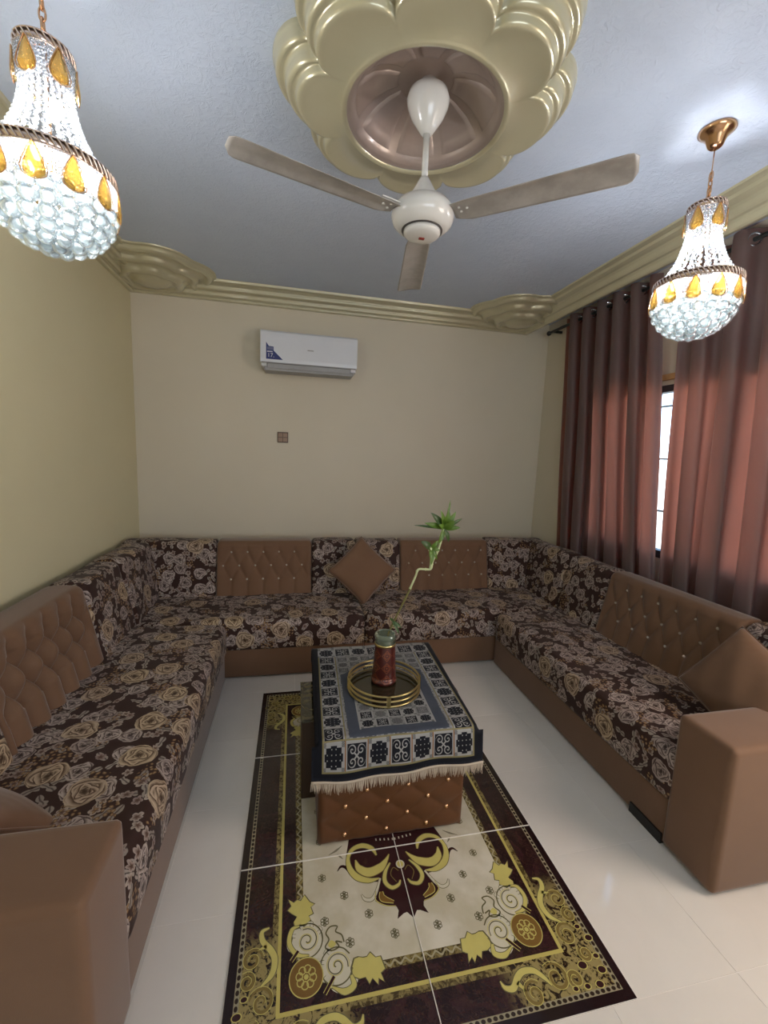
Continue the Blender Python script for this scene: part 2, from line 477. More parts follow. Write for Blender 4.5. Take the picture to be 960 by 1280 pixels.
# cornices: profile (projection from wall, drop below ceiling)
def bead(c, r, a0, a1, n=6): return [(c[0] + r * math.cos(math.radians(a0 + (a1 - a0) * k / n)), c[1] + r * math.sin(math.radians(a0 + (a1 - a0) * k / n))) for k in range(n + 1)]
prof_c = [(.0, .115), (.012, .117)] + bead((.024, .104), .014, 110, -40) + [(.046, .090)] + bead((.066, .084), .017, 130, -35) + [(.090, .066), (.098, .062)] + \
         bead((.122, .052), .019, 125, -35) + [(.146, .034), (.156, .030), (.160, .020)] + bead((.176, .012), .010, 110, -30, 4) + [(.190, .0)]
def cornice(p0, p1, inward, prof, ztop=ZC):
    bm = bmesh.new(); p0, p1 = Vector(p0), Vector(p1); inward = Vector(inward)
    def fn(u, v):
        k = min(int(round(v * (len(prof) - 1))), len(prof) - 1)
        o, d = prof[k]; q = p0.lerp(p1, u) + inward * o
        return (q.x, q.y, ztop - d)
    grid_mesh(bm, fn, 1, len(prof) - 1)
    bmesh.ops.recalc_face_normals(bm, faces=bm.faces); return bm
struct('trim_2', cornice((XL, YB, 0), (XR - .25, YB, 0), (0, -1, 0), prof_c), M['gold_paint'], True)
struct('trim_3', cornice((XL, YB, 0), (XL, YN, 0), (1, 0, 0), prof_c), M['gold_paint'], True)
# right cornice is a curtain pelmet standing off the wall
prof_p = [(.235, .0), (.235, .114), (.243, .118), (.262, .119), (.272, .112), (.285, .092), (.296, .082), (.312, .078), (.322, .070), (.338, .052),
          (.352, .042), (.372, .036), (.388, .030), (.398, .018), (.412, .014), (.430, .010), (.434, .0)]
struct('trim_4', cornice((XR, YB, 0), (XR, YN, 0), (-1, 0, 0), prof_p), M['gold_paint'], False)

# corner ornaments: nested lobed shells
def corner(cx, cy, R0, a0, a1, lobes, clampx, ph, name):
    bm = bmesh.new()
    sh = [(1.0, 0.0), (1.0, .008), (.985, .012), (.96, .012)]
    for k in range(3):
        q, d0 = .95 - .235 * k, .014 + .031 * k
        sh += [(q, d0), (q - .008, d0 + .014), (q - .03, d0 + .026), (q - .06, d0 + .031), (q - .09, d0 + .029), (q - .115, d0 + .020), (q - .13, d0 + .012), (q - .16, d0 + .010), (q - .20, d0 + .016), (q - .228, d0 + .026)]
    sh += [(.22, .112), (.10, .118), (.0, .118)]
    def fn(u, v):
        th = a0 + (a1 - a0) * u
        k = min(int(round(v * (len(sh) - 1))), len(sh) - 1); s, d = sh[k]
        am = .15 * (1 - abs(s - .6))
        R = R0 * (1 - .05 + am * abs(math.cos((th - ph) * lobes / 2 + (1 - s) * .8)))
        x = cx + math.cos(th) * R * s; y = cy + math.sin(th) * R * s
        x = max(x, XL + .001) if clampx < 0 else min(x, XR - .24); y = min(y, YB - .001)
        return (x, y, ZC - d)
    grid_mesh(bm, fn, 72, len(sh) - 1)
    bmesh.ops.remove_doubles(bm, verts=bm.verts, dist=1e-5)
    bmesh.ops.recalc_face_normals(bm, faces=bm.faces)
    bmesh.ops.reverse_faces(bm, faces=bm.faces) if sum(f.normal.z for f in bm.faces) > 0 else None
    return struct(name, bm, M['gold_paint'], True)
corner(.98, 2.87, .46, 0, 2 * PI, 7, 1, math.radians(-124), 'trim_5')
corner(-2.10, 2.87, .46, 0, 2 * PI, 7, -1, math.radians(-62), 'trim_6')

# ceiling medallion
MC = (-.578, .775)
def medallion():
    root = thing('ceiling_medallion', 'large gold-painted eight-petal plaster rose on the ceiling above the fan', 'ceiling rose', (MC[0], MC[1], ZC))
    bm = bmesh.new()
    #        scale  z
    sh = [(1.21, ZC), (1.210, ZC - .010), (1.208, ZC - .014), (1.205, ZC - .016), (1.196, ZC - .026), (1.190, ZC - .044), (1.178, ZC - .054), (1.155, ZC - .058), (1.135, ZC - .056),
          (1.120, ZC - .060), (1.112, ZC - .078), (1.104, ZC - .094), (1.088, ZC - .102), (1.066, ZC - .104), (1.048, ZC - .102), (1.036, ZC - .108), (1.030, ZC - .120), (1.018, ZC - .129), (.992, ZC - .131), (.97, ZC - .130)]
    cut = .300
    def Rf(th, s):
        c_ = abs(math.cos((th - math.radians(15 + 22.5)) * 4))      # cusps at 15 deg + 45k
        lob = abs(math.sin((th - math.radians(15)) * 4))
        return .352 + .086 * lob ** .5
    N = 8 * 28
    rings = []
    for s, z in sh:
        rings.append([(Rf(2 * PI * i / N + math.radians(15), s) * s, z) for i in range(N)])
    rings.append([(cut, ZC - .130)] * N)
    for rr, zz in ((.296, .136), (.288, .138), (.280, .135), (.276, .128)): rings.append([(rr, ZC - zz)] * N)
    vs = [[bm.verts.new((MC[0] + r * math.cos(2 * PI * i / N + math.radians(15)), MC[1] + r * math.sin(2 * PI * i / N + math.radians(15)), z)) for i, (r, z) in enumerate(R)] for R in rings]
    for a, b in zip(vs, vs[1:]):
        for i in range(N): bm.faces.new((a[i], b[i], b[(i + 1) % N], a[(i + 1) % N]))
    bmesh.ops.recalc_face_normals(bm, faces=bm.faces)
    part('petal_frame', bm, M['gold_paint'], root, True)
    bm = bmesh.new()
    lathe(bm, [(.277, -.126), (.268, -.120), (.262, -.118), (.250, -.100), (.225, -.066), (.19, -.038), (.14, -.017), (.08, -.006), (0, -.004)], MC[0], MC[1], 64, ZC)
    part('dome', bm, M['dome_paint'], root, True)
    # raised keystone panels on the dome
    dome = [(.262, -.118), (.250, -.100), (.225, -.066), (.19, -.038), (.14, -.017), (.08, -.006)]
    def dz(r):
        for (r0, z0), (r1, z1) in zip(dome, dome[1:]):
            if r1 <= r <= r0: return z0 + (z1 - z0) * (r0 - r) / (r0 - r1)
        return dome[-1][1]
    for k in range(8):
        bm = bmesh.new(); ac = math.radians(15 + 22.5 + 45 * k); ha = math.radians(18.5)
        def fn(u, v):
            r = .246 - .150 * u; a = ac + (v * 2 - 1) * ha * (1 - .1 * u)
            e = min(u, 1 - u, v, 1 - v); off = .006 * min(1, e / .05)
            rr = r - off * .6; return (MC[0] + rr * math.cos(a), MC[1] + rr * math.sin(a), ZC + dz(r) - off - .0005)
        grid_mesh(bm, fn, 14, 14); bmesh.ops.recalc_face_normals(bm, faces=bm.faces)
        if sum(f.normal.z for f in bm.faces) > 0: bmesh.ops.reverse_faces(bm, faces=bm.faces)
        part('dome_panel', bm, M['dome_paint'], root, True)
medallion()

# ------------------------------------------------------------------ CEILING FAN
FX, FY, FZ = -.565, .779, 2.45
def fan():
    r = thing('ceiling_fan', 'white three-blade ceiling fan hanging from the gold medallion', 'fan', (FX, FY, ZC))
    L = lambda prof, seg=40: lathe(bmesh.new(), prof, FX, FY, seg)
    part('canopy', L([(0, 2.896), (.03, 2.895), (.03, 2.872), (.052, 2.870), (.070, 2.856), (.076, 2.835), (.072, 2.815), (.056, 2.780), (.034, 2.748), (.019, 2.728), (0, 2.726)]), M['fan_white'], r, True)
    part('rod', L([(0, 2.74), (.0115, 2.74), (.0115, 2.56), (0, 2.56)], 16), M['fan_white'], r, True)
    part('motor_cone', L([(0, 2.583), (.017, 2.583), (.022, 2.573), (.04, 2.542), (.062, 2.505), (.064, 2.495), (0, 2.495)]), M['fan_white'], r, True)
    part('motor_housing', L([(0, 2.503), (.070, 2.503), (.098, 2.492), (.114, 2.470), (.116, 2.450), (.108, 2.428), (.090, 2.412), (.078, 2.406), (0, 2.406)]), M['fan_white'], r, True)
    part('ring', L([(0, 2.408), (.076, 2.408), (.076, 2.403), (0, 2.403)]), M['dark_ring'], r, True)
    part('bottom_cap', L([(0, 2.404), (.069, 2.404), (.067, 2.392), (.055, 2.384), (.02, 2.381), (0, 2.381)]), M['fan_white'], r, True)
    part('badge', B(FX - .010, FX + .010, FY - .005, FY + .007, 2.3775, 2.3825), M['red_badge'], r)
    for ang in (-161, -41, 79):
        a = math.radians(ang); R_ = Matrix.Rotation(a, 4, 'Z')
        bm = bmesh.new(); W0, W1, r0, r1 = .098, .124, .118, .690
        # outline along x; camber across y
        def fn(u, v):
            x = r0 + (r1 - r0) * u; w = (W0 + (W1 - W0) * u)
            y = (v - .5) * w
            # rounded tip / cut root corners
            e = (1 - u) * (r1 - r0)
            if e < .035:
                lim = w / 2 - (.035 - math.sqrt(max(0, .035 ** 2 - (.035 - e) ** 2))) * .9; y = max(-lim, min(lim, y))
            if u * (r1 - r0) < .06:
                lim = .034 + (w / 2 - .034) * (u * (r1 - r0) / .06) ** .7; y = max(-lim, min(lim, y))
            z = -.008 * (2 * y / w) ** 2 - .010 * (2 * y / w)
            if 2 * y / w < -.45: z += -.006 * (-.45 - 2 * y / w) / .55
            return (x, y, z)
        grid_mesh(bm, fn, 40, 14)
        bmesh.ops.remove_doubles(bm, verts=bm.verts, dist=1e-5)
        bmesh.ops.solidify(bm, geom=bm.faces[:], thickness=.0016)
        bmesh.ops.recalc_face_normals(bm, faces=bm.faces)
        bmesh.ops.transform(bm, matrix=Matrix.Translation((FX, FY, FZ + .002)) @ R_, verts=bm.verts)
        bl = part('blade', bm, M['blade'], r, True)
        bm = bmesh.new(); box(bm, .095, .185, -.026, .026, .003, .008, bev=.002)
        for px, py in ((.145, .014), (.145, -.014), (.17, .0)): lathe_fast(bm, [(0, .0), (.005, 0), (.005, -.003), (0, -.004)], px, py, 8, -.004)
        bmesh.ops.transform(bm, matrix=Matrix.Translation((FX, FY, FZ + .002)) @ R_, verts=bm.verts)
        part('bracket', bm, M['fan_white'], bl)
fan()

# ------------------------------------------------------------------ CHANDELIERS
def chandelier(cx, cy, label):
    r = thing('chandelier', label, 'chandelier', (cx, cy, ZC), 'gold and crystal chandeliers')
    pos = lambda rad, a, z: (cx + rad * math.cos(a), cy + rad * math.sin(a), z)
    part('canopy', lathe(bmesh.new(), [(0, ZC), (.062, ZC), (.064, ZC - .006), (.052, ZC - .016), (.036, ZC - .032), (.027, ZC - .058), (.018, ZC - .066), (0, ZC - .068)], cx, cy, 32), M['gold_rose'], r, True)
    bm = bmesh.new(); tube(bm, [(cx, cy, ZC - .066), (cx, cy, 2.72)], .0022, 6); part('cable', bm, M['gold_rose'], r, True)
    bm = bmesh.new()
    for k in range(4):
        z = 2.745 - k * .026; rot = k % 2
        pts = [Vector((.008 * math.cos(q), 0, .018 * math.sin(q))) for q in [2 * PI * i / 12 for i in range(13)]]
        tube(bm, [(cx + (p.x if rot else 0), cy + (0 if rot else p.x), z - .012 + p.z) for p in pts], .0028, 5, False)
    part('chain', bm, M['gold_rose'], r, True)
    def rope(rad, z, h, n):
        bm = bmesh.new()
        lathe(bm, [(rad - .004, z + h / 2), (rad, z + h / 2), (rad, z - h / 2), (rad - .004, z - h / 2), (rad - .004, z + h / 2)], cx, cy, 48)
        for e in (h / 2, -h / 2): tube(bm, [pos(rad + .002, 2 * PI * i / 48, z + e) for i in range(49)], .0022, 5, False)
        for k in range(n):
            a = 2 * PI * k / n; d = 2 * PI / n * .9
            tube(bm, [pos(rad + .003, a, z + h / 2), pos(rad + .005, a + d * .5, z), pos(rad + .003, a + d, z - h / 2)], .0030 if rad > .1 else .0024, 5, False)
        return part('rope_band', bm, M['rope'], r, True)
    RT, RB = .063, .151
    rope(RT, 2.612, .022, 26); rope(RB, 2.325, .024, 60)
    # spider arms tying the bands to the stem
    bm = bmesh.new(); tube(bm, [(cx, cy, 2.66), (cx, cy, 2.20)], .006, 8)
    for z, rad in ((2.615, RT), (2.325, RB)):
        for k in range(4): tube(bm, [(cx, cy, z + .02), pos(rad - .003, k * PI / 2 + .3, z)], .0025, 5)
    tube(bm, [(cx, cy, 2.66), (cx, cy, 2.70)], .003, 6)
    part('stem', bm, M['gold_rose'], r, True)
    # amber drops and bead skirts
    def drops(rad, ztop, n, h, w, a0):
        bm0 = bmesh.new()
        for k in range(n):
            a = a0 + 2 * PI * k / n; M4 = Matrix.Translation(pos(rad + .006, a, ztop)) @ Matrix.Rotation(a - PI / 2, 4, 'Z')
            bm = bmesh.new(); pr = [(0, 0), (.10, .08), (.26, .30), (.42, .55), (.5, .74), (.44, .9), (.25, .98), (0, 1.0)]
            vs = []
            for q, t_ in pr[1:-1]:
                vs.append([bm.verts.new((q * w * math.cos(x), q * w * .32 * math.sin(x), -t_ * h)) for x in [2 * PI * i / 8 for i in range(8)]])
            top = bm.verts.new((0, 0, 0)); bot = bm.verts.new((0, 0, -h))
            for i in range(8): bm.faces.new((top, vs[0][(i + 1) % 8], vs[0][i])); bm.faces.new((bot, vs[-1][i], vs[-1][(i + 1) % 8]))
            for A, B_ in zip(vs, vs[1:]):
                for i in range(8): bm.faces.new((A[i], A[(i + 1) % 8], B_[(i + 1) % 8], B_[i]))
            bmesh.ops.recalc_face_normals(bm, faces=bm.faces)
            bmesh.ops.transform(bm, matrix=M4, verts=bm.verts)
            d = part('amber_drop', bm, M['amber'], r)
            bm = bmesh.new(); pts = [(0, 0)] + [(q * w * 1.12, -t_ * h * 1.02) for q, t_ in pr[1:-1]] + [(0, -h * 1.04)] + [(-q * w * 1.12, -t_ * h * 1.02) for q, t_ in pr[1:-1][::-1]] + [(0, 0)]
            tube(bm, [M4 @ Vector((x, .002, z)) for x, z in pts], .0016, 5, False)
            part('gold_rim', bm, M['gold_rose'], d)
        # bead skirt between drops: short rows of beads
        bm = bmesh.new(); rows = int(h / .008)
        for k in range(n):
            ac = a0 + 2 * PI * (k + .5) / n
            for j in range(rows):
                zz = ztop - .006 - j * .008; half = (2 * PI / n) * (.44 - .15 * math.sin(min(1, j / rows * 1.1) * PI))
                if j > rows - 3: half *= .55
                m_ = max(1, int(half * 2 * rad / .0075))
                for i in range(m_ + 1): ball(bm, pos(rad + .002, ac - half + 2 * half * i / max(m_, 1), zz), .0038, 5, 3)
        part('bead_skirt', bm, M['crystal'], r, True, kind='stuff')
    drops(RT, 2.603, 6, .082, .046, .35); drops(RB, 2.312, 12, .084, .050, .2)
    # neck strings of beads
    bm = bmesh.new(); ns = 26
    for k in range(ns):
        a = 2 * PI * k / ns
        for j in range(21):
            s = j / 20; z = 2.600 - s * .265; rad = .054 + .082 * s ** 2.6
            ball(bm, pos(rad, a + (.05 if j % 2 else 0), z), .0062, 6, 4)
    part('bead_strings', bm, M['crystal'], r, True, kind='stuff')
    # bowl of crystal balls
    me = None
    tiers = [(.136, 2.236, 20), (.127, 2.205, 18), (.109, 2.176, 15), (.084, 2.153, 12), (.054, 2.137, 8), (.024, 2.128, 4)]
    for ti, (rad, z, n) in enumerate(tiers):
        for k in range(n):
            a = 2 * PI * (k + .5 * (ti % 2)) / n
            if me is None:
                b2 = bmesh.new(); ball(b2, (0, 0, 0), .0235, 16, 10); me = bpy.data.meshes.new('crystal_ball'); b2.to_mesh(me); b2.free()
                me.materials.append(M['crystal_ball']); me.polygons.foreach_set('use_smooth', [True] * len(me.polygons))
            o = bpy.data.objects.new('crystal_ball', me); COL.objects.link(o); o.parent = r
            o.location = Vector(pos(rad, a, z)) - Vector((cx, cy, ZC))
    # bulbs
    bulbs = [(0.085, .6, 2.335), (.085, .6 + 2 * PI / 3, 2.335), (.085, .6 + 4 * PI / 3, 2.335), (.02, 1.2, 2.49)]
    for rad, a, z in bulbs:
        bm = bmesh.new(); p = pos(rad, a, z)
        lathe(bm, [(0, .030), (.010, .026), (.016, .012), (.017, 0), (.012, -.016), (.006, -.03), (0, -.031)], p[0], p[1], 12, p[2])
        o = part('bulb', bm, M['bulb'], r, True)
        d = bpy.data.lights.new('bulb_light', 'POINT'); d.energy = LAMP_W; d.shadow_soft_size = .03; d.color = (.96, .97, 1.0)
        lo = bpy.data.objects.new('bulb_light', d); COL.objects.link(lo); lo.location = (p[0], p[1], p[2] - .0)
    return r
chandelier(-1.69, .61, 'left chandelier, gold bands and lit crystals, near the yellow wall')
chandelier(.60, .70, 'right chandelier, gold bands and lit crystals, in front of the curtains')

# ------------------------------------------------------------------ SOFAS
def frame(side):
    """returns map (s along wall, o outward from wall, z) -> world"""
    if side == 'left': return lambda s, o, z: (XL + .012 + o, s, z)
    if side == 'back': return lambda s, o, z: (s, YB - .012 - o, z)
    return lambda s, o, z: (1.285 - o, s, z)
OB = {'left': .312, 'back': .585, 'right': .255}        # outward of backrest face at seat level
OF = {'left': XL * -1 - .012 - 1.45, 'back': YB - .012 - 2.0, 'right': 1.285 - .5}
# seat front position outward
SEATZ = .42
def backrest_bm(side, s0, s1, tuft=None, puff=.022, uvoff=(0, 0), res=.016):
    F_ = frame(side); ob = OB[side]; bm = bmesh.new(); L = s1 - s0
    th = min(ob - .012, .27)
    slope = .21; zt = .795
    # path (o,z) from under the seat level up the face, round the top, down the back
    path = [(ob + .012, .34)]
    n = 26
    for k in range(n + 1):
        z = .40 + (zt - .40) * k / n; path.append((ob - slope * (z - SEATZ), z))
    o1 = path[-1][0]
    rr = .052; cxo = o1 - rr * 1.0
    for k in range(1, 9):
        a = PI / 2 * k / 8 ; path.append((cxo + rr * math.cos(a), zt + rr * math.sin(a)))
    oe = max(ob - th, .004)
    path.append(((cxo + oe + .02) / 2, zt + rr + .003)); path.append((oe + .025, zt + rr - .003)); path.append((oe + .005, zt + rr - .02)); path.append((oe, zt - .03)); path.append((oe, .40))
    arc = [0]
    for a, b in zip(path, path[1:]): arc.append(arc[-1] + math.hypot(a[0] - b[0], a[1] - b[1]))
    nu = max(8, int(L / (res if tuft is None else .0085)))
    sub = 1 if tuft is None else 2
    P2, A2 = [], []
    for i in range(len(path) - 1):
        for q in range(sub):
            f = q / sub; P2.append((path[i][0] * (1 - f) + path[i + 1][0] * f, path[i][1] * (1 - f) + path[i + 1][1] * f)); A2.append(arc[i] * (1 - f) + arc[i + 1] * f)
    P2.append(path[-1]); A2.append(arc[-1]); path, arc = P2, A2
    nv = len(path) - 1
    nrm = []
    for i in range(len(path)):
        a = path[max(0, i - 1)]; b = path[min(nv, i + 1)]; d = (b[0] - a[0], b[1] - a[1]); l = math.hypot(*d) or 1
        nrm.append((d[1] / l, -d[0] / l))
    def disp(s, i):
        e = min(s - s0, s1 - s); r_ = .03
        h = -puff * (1 - math.sqrt(max(0, 1 - (1 - min(e, r_) / r_) ** 2)))
        if tuft and path[i][1] > .415:
            a, zr, b0, depth = tuft['a'], tuft['rows'], tuft['s'], tuft['depth']
            o_, z = path[i]
            # diamond lattice between the rows, vertical pleats outside them
            zb = zr[-1]; ztp = zr[0]; vv = arc[i]
            v = (z - zr[1]) / (zr[0] - zr[1])          # 0 at middle row, +-1 at outer rows
            u = (s - b0) / a                          # integers = outer row buttons
            inside = min(1, max(0, (e - .012) / .05))
            if abs(v) <= 1:
                p = u + (v - 1) / 2; q = u - (v - 1) / 2
                g = (abs(math.sin(PI * p)) * abs(math.sin(PI * q))) ** tuft.get('pw', .5)
            else:
                g = abs(math.sin(PI * u)) ** .5
                if v > 1:                              # pleats fade over the rolled top
                    tfade = min(1, max(0, (arc[i] - tuft['_at']) / .09)); g = g + (1 - g) * tfade
            # row button pits
            for rz, off in ((zr[0], 0), (zr[1], .5), (zr[2], 0)):
                du = ((u - off + .5) % 1 - .5) * a; dz_ = (z - rz)
                pit = math.exp(-(du * du + dz_ * dz_) / .00022)
                g = g * (1 - .55 * pit) - .12 * pit
            h += depth * ((g - 1) * inside)
        return h
    if tuft:
        for i, (o_, z) in enumerate(path):
            if z >= tuft['rows'][0]: tuft['_at'] = arc[i]; break
    def fn(u, v):
        i = int(round(v * nv)); s = s0 + L * u; h = disp(s, i)
        o_, z = path[i]; wave = .004 * math.sin(s * 9 + i * .2) if tuft is None else 0
        o2 = o_ + nrm[i][0] * (h + wave); z2 = z + nrm[i][1] * (h + wave)
        return F_(s, max(o2, .001), z2)
    vs = grid_mesh(bm, fn, nu, nv, lambda u, v: (s0 + L * u + uvoff[0], arc[min(nv, int(round(v * nv)))] + uvoff[1]))
    uvl = bm.loops.layers.uv.verify()
    for end in (0, -1):
        row = vs[end]; f = bm.faces.new(row if end else row[::-1])
        for l in f.loops: l[uvl].uv = (l.vert.co.x + l.vert.co.y, l.vert.co.z)
    bmesh.ops.recalc_face_normals(bm, faces=bm.faces)
    return bm, F_, path
def button_pos(side, s, z, depth):
    F_ = frame(side); return F_(s, OB[side] - .21 * (z - SEATZ) - depth, z)
def tufted(root, side, s0, s1, first, a=.122, rows=(.760, .655, .550), depth=.020, pw=.5):
    bm, F_, path = backrest_bm(side, s0, s1, dict(a=a, rows=rows, s=first, depth=depth, pw=pw), puff=.02)
    br = part('tufted_backrest', bm, M['brown'], root, True)
    me = None
    for ri, z in enumerate(rows):
        off = .5 if ri == 1 else 0
        k0 = math.ceil((s0 + .03 - first) / a - off)
        k1 = math.floor((s1 - .03 - first) / a - off)
        for k in range(k0, k1 + 1):
            p = Vector(button_pos(side, first + (k + off) * a, z, depth * .95))
            if me is None:
                b2 = bmesh.new(); ball(b2, (0, 0, 0), .0085, 8, 5); me = bpy.data.meshes.new('button'); b2.to_mesh(me); b2.free(); me.materials.append(M['stud'])
            o = bpy.data.objects.new('button', me); COL.objects.link(o); o.parent = br; o.location = p - world_origin(br)
def floral_panel(root, side, s0, s1, uvoff=(0, 0)):
    bm, _, _ = backrest_bm(side, s0, s1, None, uvoff=uvoff); part('floral_backrest', bm, M['floral'], root, True)
def seat(root, side, s0, s1, of, name='seat_cushion', uvoff=(0, 0), capfront=None, back_o=.06):
    """floral cushion wrapping over the front edge: profile sweep"""
    F_ = frame(side); bm = bmesh.new(); r_ = .045; z0, z1 = .215, SEATZ
    path = [(of - .03, z0), (of - .004, z0), (of, z0 + .012)]
    for k in range(5): path.append((of + .003 * math.sin(PI * k / 5), z0 + .02 + (z1 - r_ - z0 - .02) * k / 5))
    for k in range(0, 8):
        a = PI / 2 * k / 7; path.append((of - r_ + r_ * math.cos(a), z1 - r_ + r_ * math.sin(a)))
    n = 18
    for k in range(1, n + 1):
        o_ = (of - r_) + (back_o - (of - r_)) * k / n; path.append((o_, z1 + .012 * math.sin(PI * k / n)))
    arc = [0]
    for a, b in zip(path, path[1:]): arc.append(arc[-1] + math.hypot(a[0] - b[0], a[1] - b[1]))
    nu = max(6, int((s1 - s0) / .03)); nv = len(path) - 1; L = s1 - s0
    def fn(u, v):
        i = int(round(v * nv)); s = s0 + L * u; o_, z = path[i]; e = min(s - s0, s1 - s)
        sh = .014 * (1 - math.sqrt(max(0, 1 - (1 - min(e, .02) / .02) ** 2))) if e < .02 else 0
        wav = .0035 * math.sin(s * 7.3 + o_ * 5) + .002 * math.sin(s * 19 + o_ * 11)
        return F_(s, o_ - (sh if i < 16 else 0), z - (sh if i > 8 else 0) + (wav if i > 12 else 0))
    vs = grid_mesh(bm, fn, nu, nv, lambda u, v: (s0 + L * u + uvoff[0], arc[int(round(v * nv))] + uvoff[1]))
    uvl = bm.loops.layers.uv.verify()
    for end in (0, -1):
        row = vs[end] ; zz = [bm.verts.new(F_(s0 if end == 0 else s1, back_o, z0))]
        f = bm.faces.new((row + zz) if end else (row + zz)[::-1])
        for l in f.loops: l[uvl].uv = (l.vert.co.x + l.vert.co.y, l.vert.co.z)
    bmesh.ops.recalc_face_normals(bm, faces=bm.faces)
    return part(name, bm, M['floral'], root, True)
def base(root, side, s0, s1, of, z1=.235, back_o=.02):
    F_ = frame(side); a = F_(s0, back_o, .035); b = F_(s1, of - .014, z1)
    part('base', B(min(a[0], b[0]), max(a[0], b[0]), min(a[1], b[1]), max(a[1], b[1]), .012, z1, bev=.006), M['brown'], root)
    # recessed black plinth
    a = F_(s0 + .04, back_o + .05, 0); b = F_(s1 - .04, of - .05, .035)
    part('plinth', B(min(a[0], b[0]), max(a[0], b[0]), min(a[1], b[1]), max(a[1], b[1]), 0, .037), M['black_wood'], root)
def armrest(root, x0, x1, y0, y1, z1):
    bm = bmesh.new(); box(bm, x0, x1, y0, y1, .012, z1, bev=.028, seg=4)
    part('armrest', bm, M['brown'], root, True)
    bm = bmesh.new(); box(bm, x0 + .03, x1 - .03, y0 + .03, y1 - .03, 0, .016)
    part('foot', bm, M['black_wood'], root)

sl = thing('sofa', 'long brown and rose-print sofa along the yellow left wall, buttoned back', 'sofa', (-1.88, 1.0, 0), 'brown and rose-print majlis sofas')
base(sl, 'left', .22, 1.985, OF['left']); seat(sl, 'left', .235, 1.985, OF['left'], uvoff=(.03, .11))
floral_panel(sl, 'left', .24, .785, (5.2, .3)); tufted(sl, 'left', .79, 1.545, 1.315 - .122 * 4, depth=.066, pw=.66); floral_panel(sl, 'left', 1.55, 2.02, (.3, .3))
armrest(sl, XL + .012, -1.452, .03, .262, .60)

sb = thing('sofa', 'sofa section along the back wall under the air conditioner, left of the seat seam', 'sofa', (-1.4, 2.55, 0), 'brown and rose-print majlis sofas')
base(sb, 'back', XL + .012, -.510, OF['back']); seat(sb, 'back', XL + .012, -.510, OF['back'], uvoff=(1.7, .4), back_o=.3)
# corner return on the left wall
floral_panel(sb, 'left', 2.025, 2.60, (.3, .3))
floral_panel(sb, 'back', -2.30, -1.612, (2.1, .9)); tufted(sb, 'back', -1.607, -.872, -1.499 - .122); floral_panel(sb, 'back', -.867, -.507, (.4, .2))

sc_ = thing('sofa', 'sofa section along the back wall right of the seat seam, behind the bamboo stem', 'sofa', (.4, 2.55, 0), 'brown and rose-print majlis sofas')
base(sc_, 'back', -.506, 1.27, OF['back']); seat(sc_, 'back', -.506, 1.275, OF['back'], uvoff=(4.1, 1.2), back_o=.3)
floral_panel(sc_, 'back', -.502, -.125, (7.3, .25)); tufted(sc_, 'back', -.120, .690, -.103); floral_panel(sc_, 'back', .695, 1.27, (3.3, .8))
floral_panel(sc_, 'right', 2.025, 2.60, (6.1, .6))

sr = thing('sofa', 'long brown and rose-print sofa on the right below the curtains, buttoned back', 'sofa', (.9, 1.1, 0), 'brown and rose-print majlis sofas')
base(sr, 'right', .36, 1.985, OF['right']); seat(sr, 'right', .40, 1.985, OF['right'], uvoff=(2.9, .77))
floral_panel(sr, 'right', .41, .685, (1.2, 1.6)); tufted(sr, 'right', .69, 1.575, 1.539 - .122 * 6, depth=.020); floral_panel(sr, 'right', 1.58, 2.02, (6.1, .6))
armrest(sr, .500, 1.28, .198, .425, .60)
part('recess_shade', B(.5045, .54, .43, .60, .0, .045), M['black_wood'], sr)  # black block stands in for the shaded gap under the base

# ------------------------------------------------------------------ PILLOWS
def pillow(size, thick, M4, label, name='pillow'):
    r = thing(name, label, 'pillow', (0, 0, 0), 'plain brown pillows'); r.matrix_world = M4
    bm = bmesh.new(); n = 30
    for sgn in (1, -1):
        def fn(u, v):
            x, y = u * 2 - 1, v * 2 - 1
            k = 1 - .07 * (1 - abs(x * y)) * 1.0
            px = x * (1 - .045 * (1 - y * y)); py = y * (1 - .045 * (1 - x * x))
            h = ((1 - x * x) * (1 - y * y)) ** .42 * thick / 2
            wr = .0035 * math.sin(7 * x + 5 * y + 2 * sgn) * (1 - x * x) * (1 - y * y) + .003 * math.sin(16 * (x - y) * (1 - .5 * x)) * (1 - min(1, h / thick * 2)) * (1 - max(abs(x), abs(y)) ** 6)
            return (px * size / 2, py * size / 2, sgn * (h + wr * (1 if h > .004 else 0)))
        grid_mesh(bm, fn, n, n)
    bmesh.ops.remove_doubles(bm, verts=bm.verts, dist=1e-4); bmesh.ops.recalc_face_normals(bm, faces=bm.faces)
    from_bm('cover', bm, M['brown'], r, True)
    bm = bmesh.new(); pts = []
    for k in range(49):
        q = k / 48 * 4; e = int(q) % 4; f = (q - int(q)) * 2 - 1
        a, b = [(f, -1), (1, f), (-f, 1), (-1, -f)][e]
        pts.append((a * (1 - .045 * (1 - b * b)) * size / 2, b * (1 - .045 * (1 - a * a)) * size / 2, 0))
    tube(bm, pts, .0035, 5, False); from_bm('piping', bm, M['brown'], r, True)
    return r
def basis(c, n, up, spin):
    """local z -> n, local y -> up-ish rotated by spin"""
    n = Vector(n).normalized(); x = Vector(up).cross(n).normalized(); y = n.cross(x)
    m = Matrix((x, y, n)).transposed().to_4x4()
    return Matrix.Translation(c) @ m @ Matrix.Rotation(spin, 4, 'Z')
pillow(.385, .13, basis((-.482, 2.345, .662), (0, -1, .45), (0, 0, 1), PI / 4), 'brown pillow on its corner against the middle of the back sofa')
pillow(.385, .15, basis((.935, .515, .625), (-.88, -.12, .42), (0, 0, 1), math.radians(-24)), 'brown pillow leaning beside the right armrest')
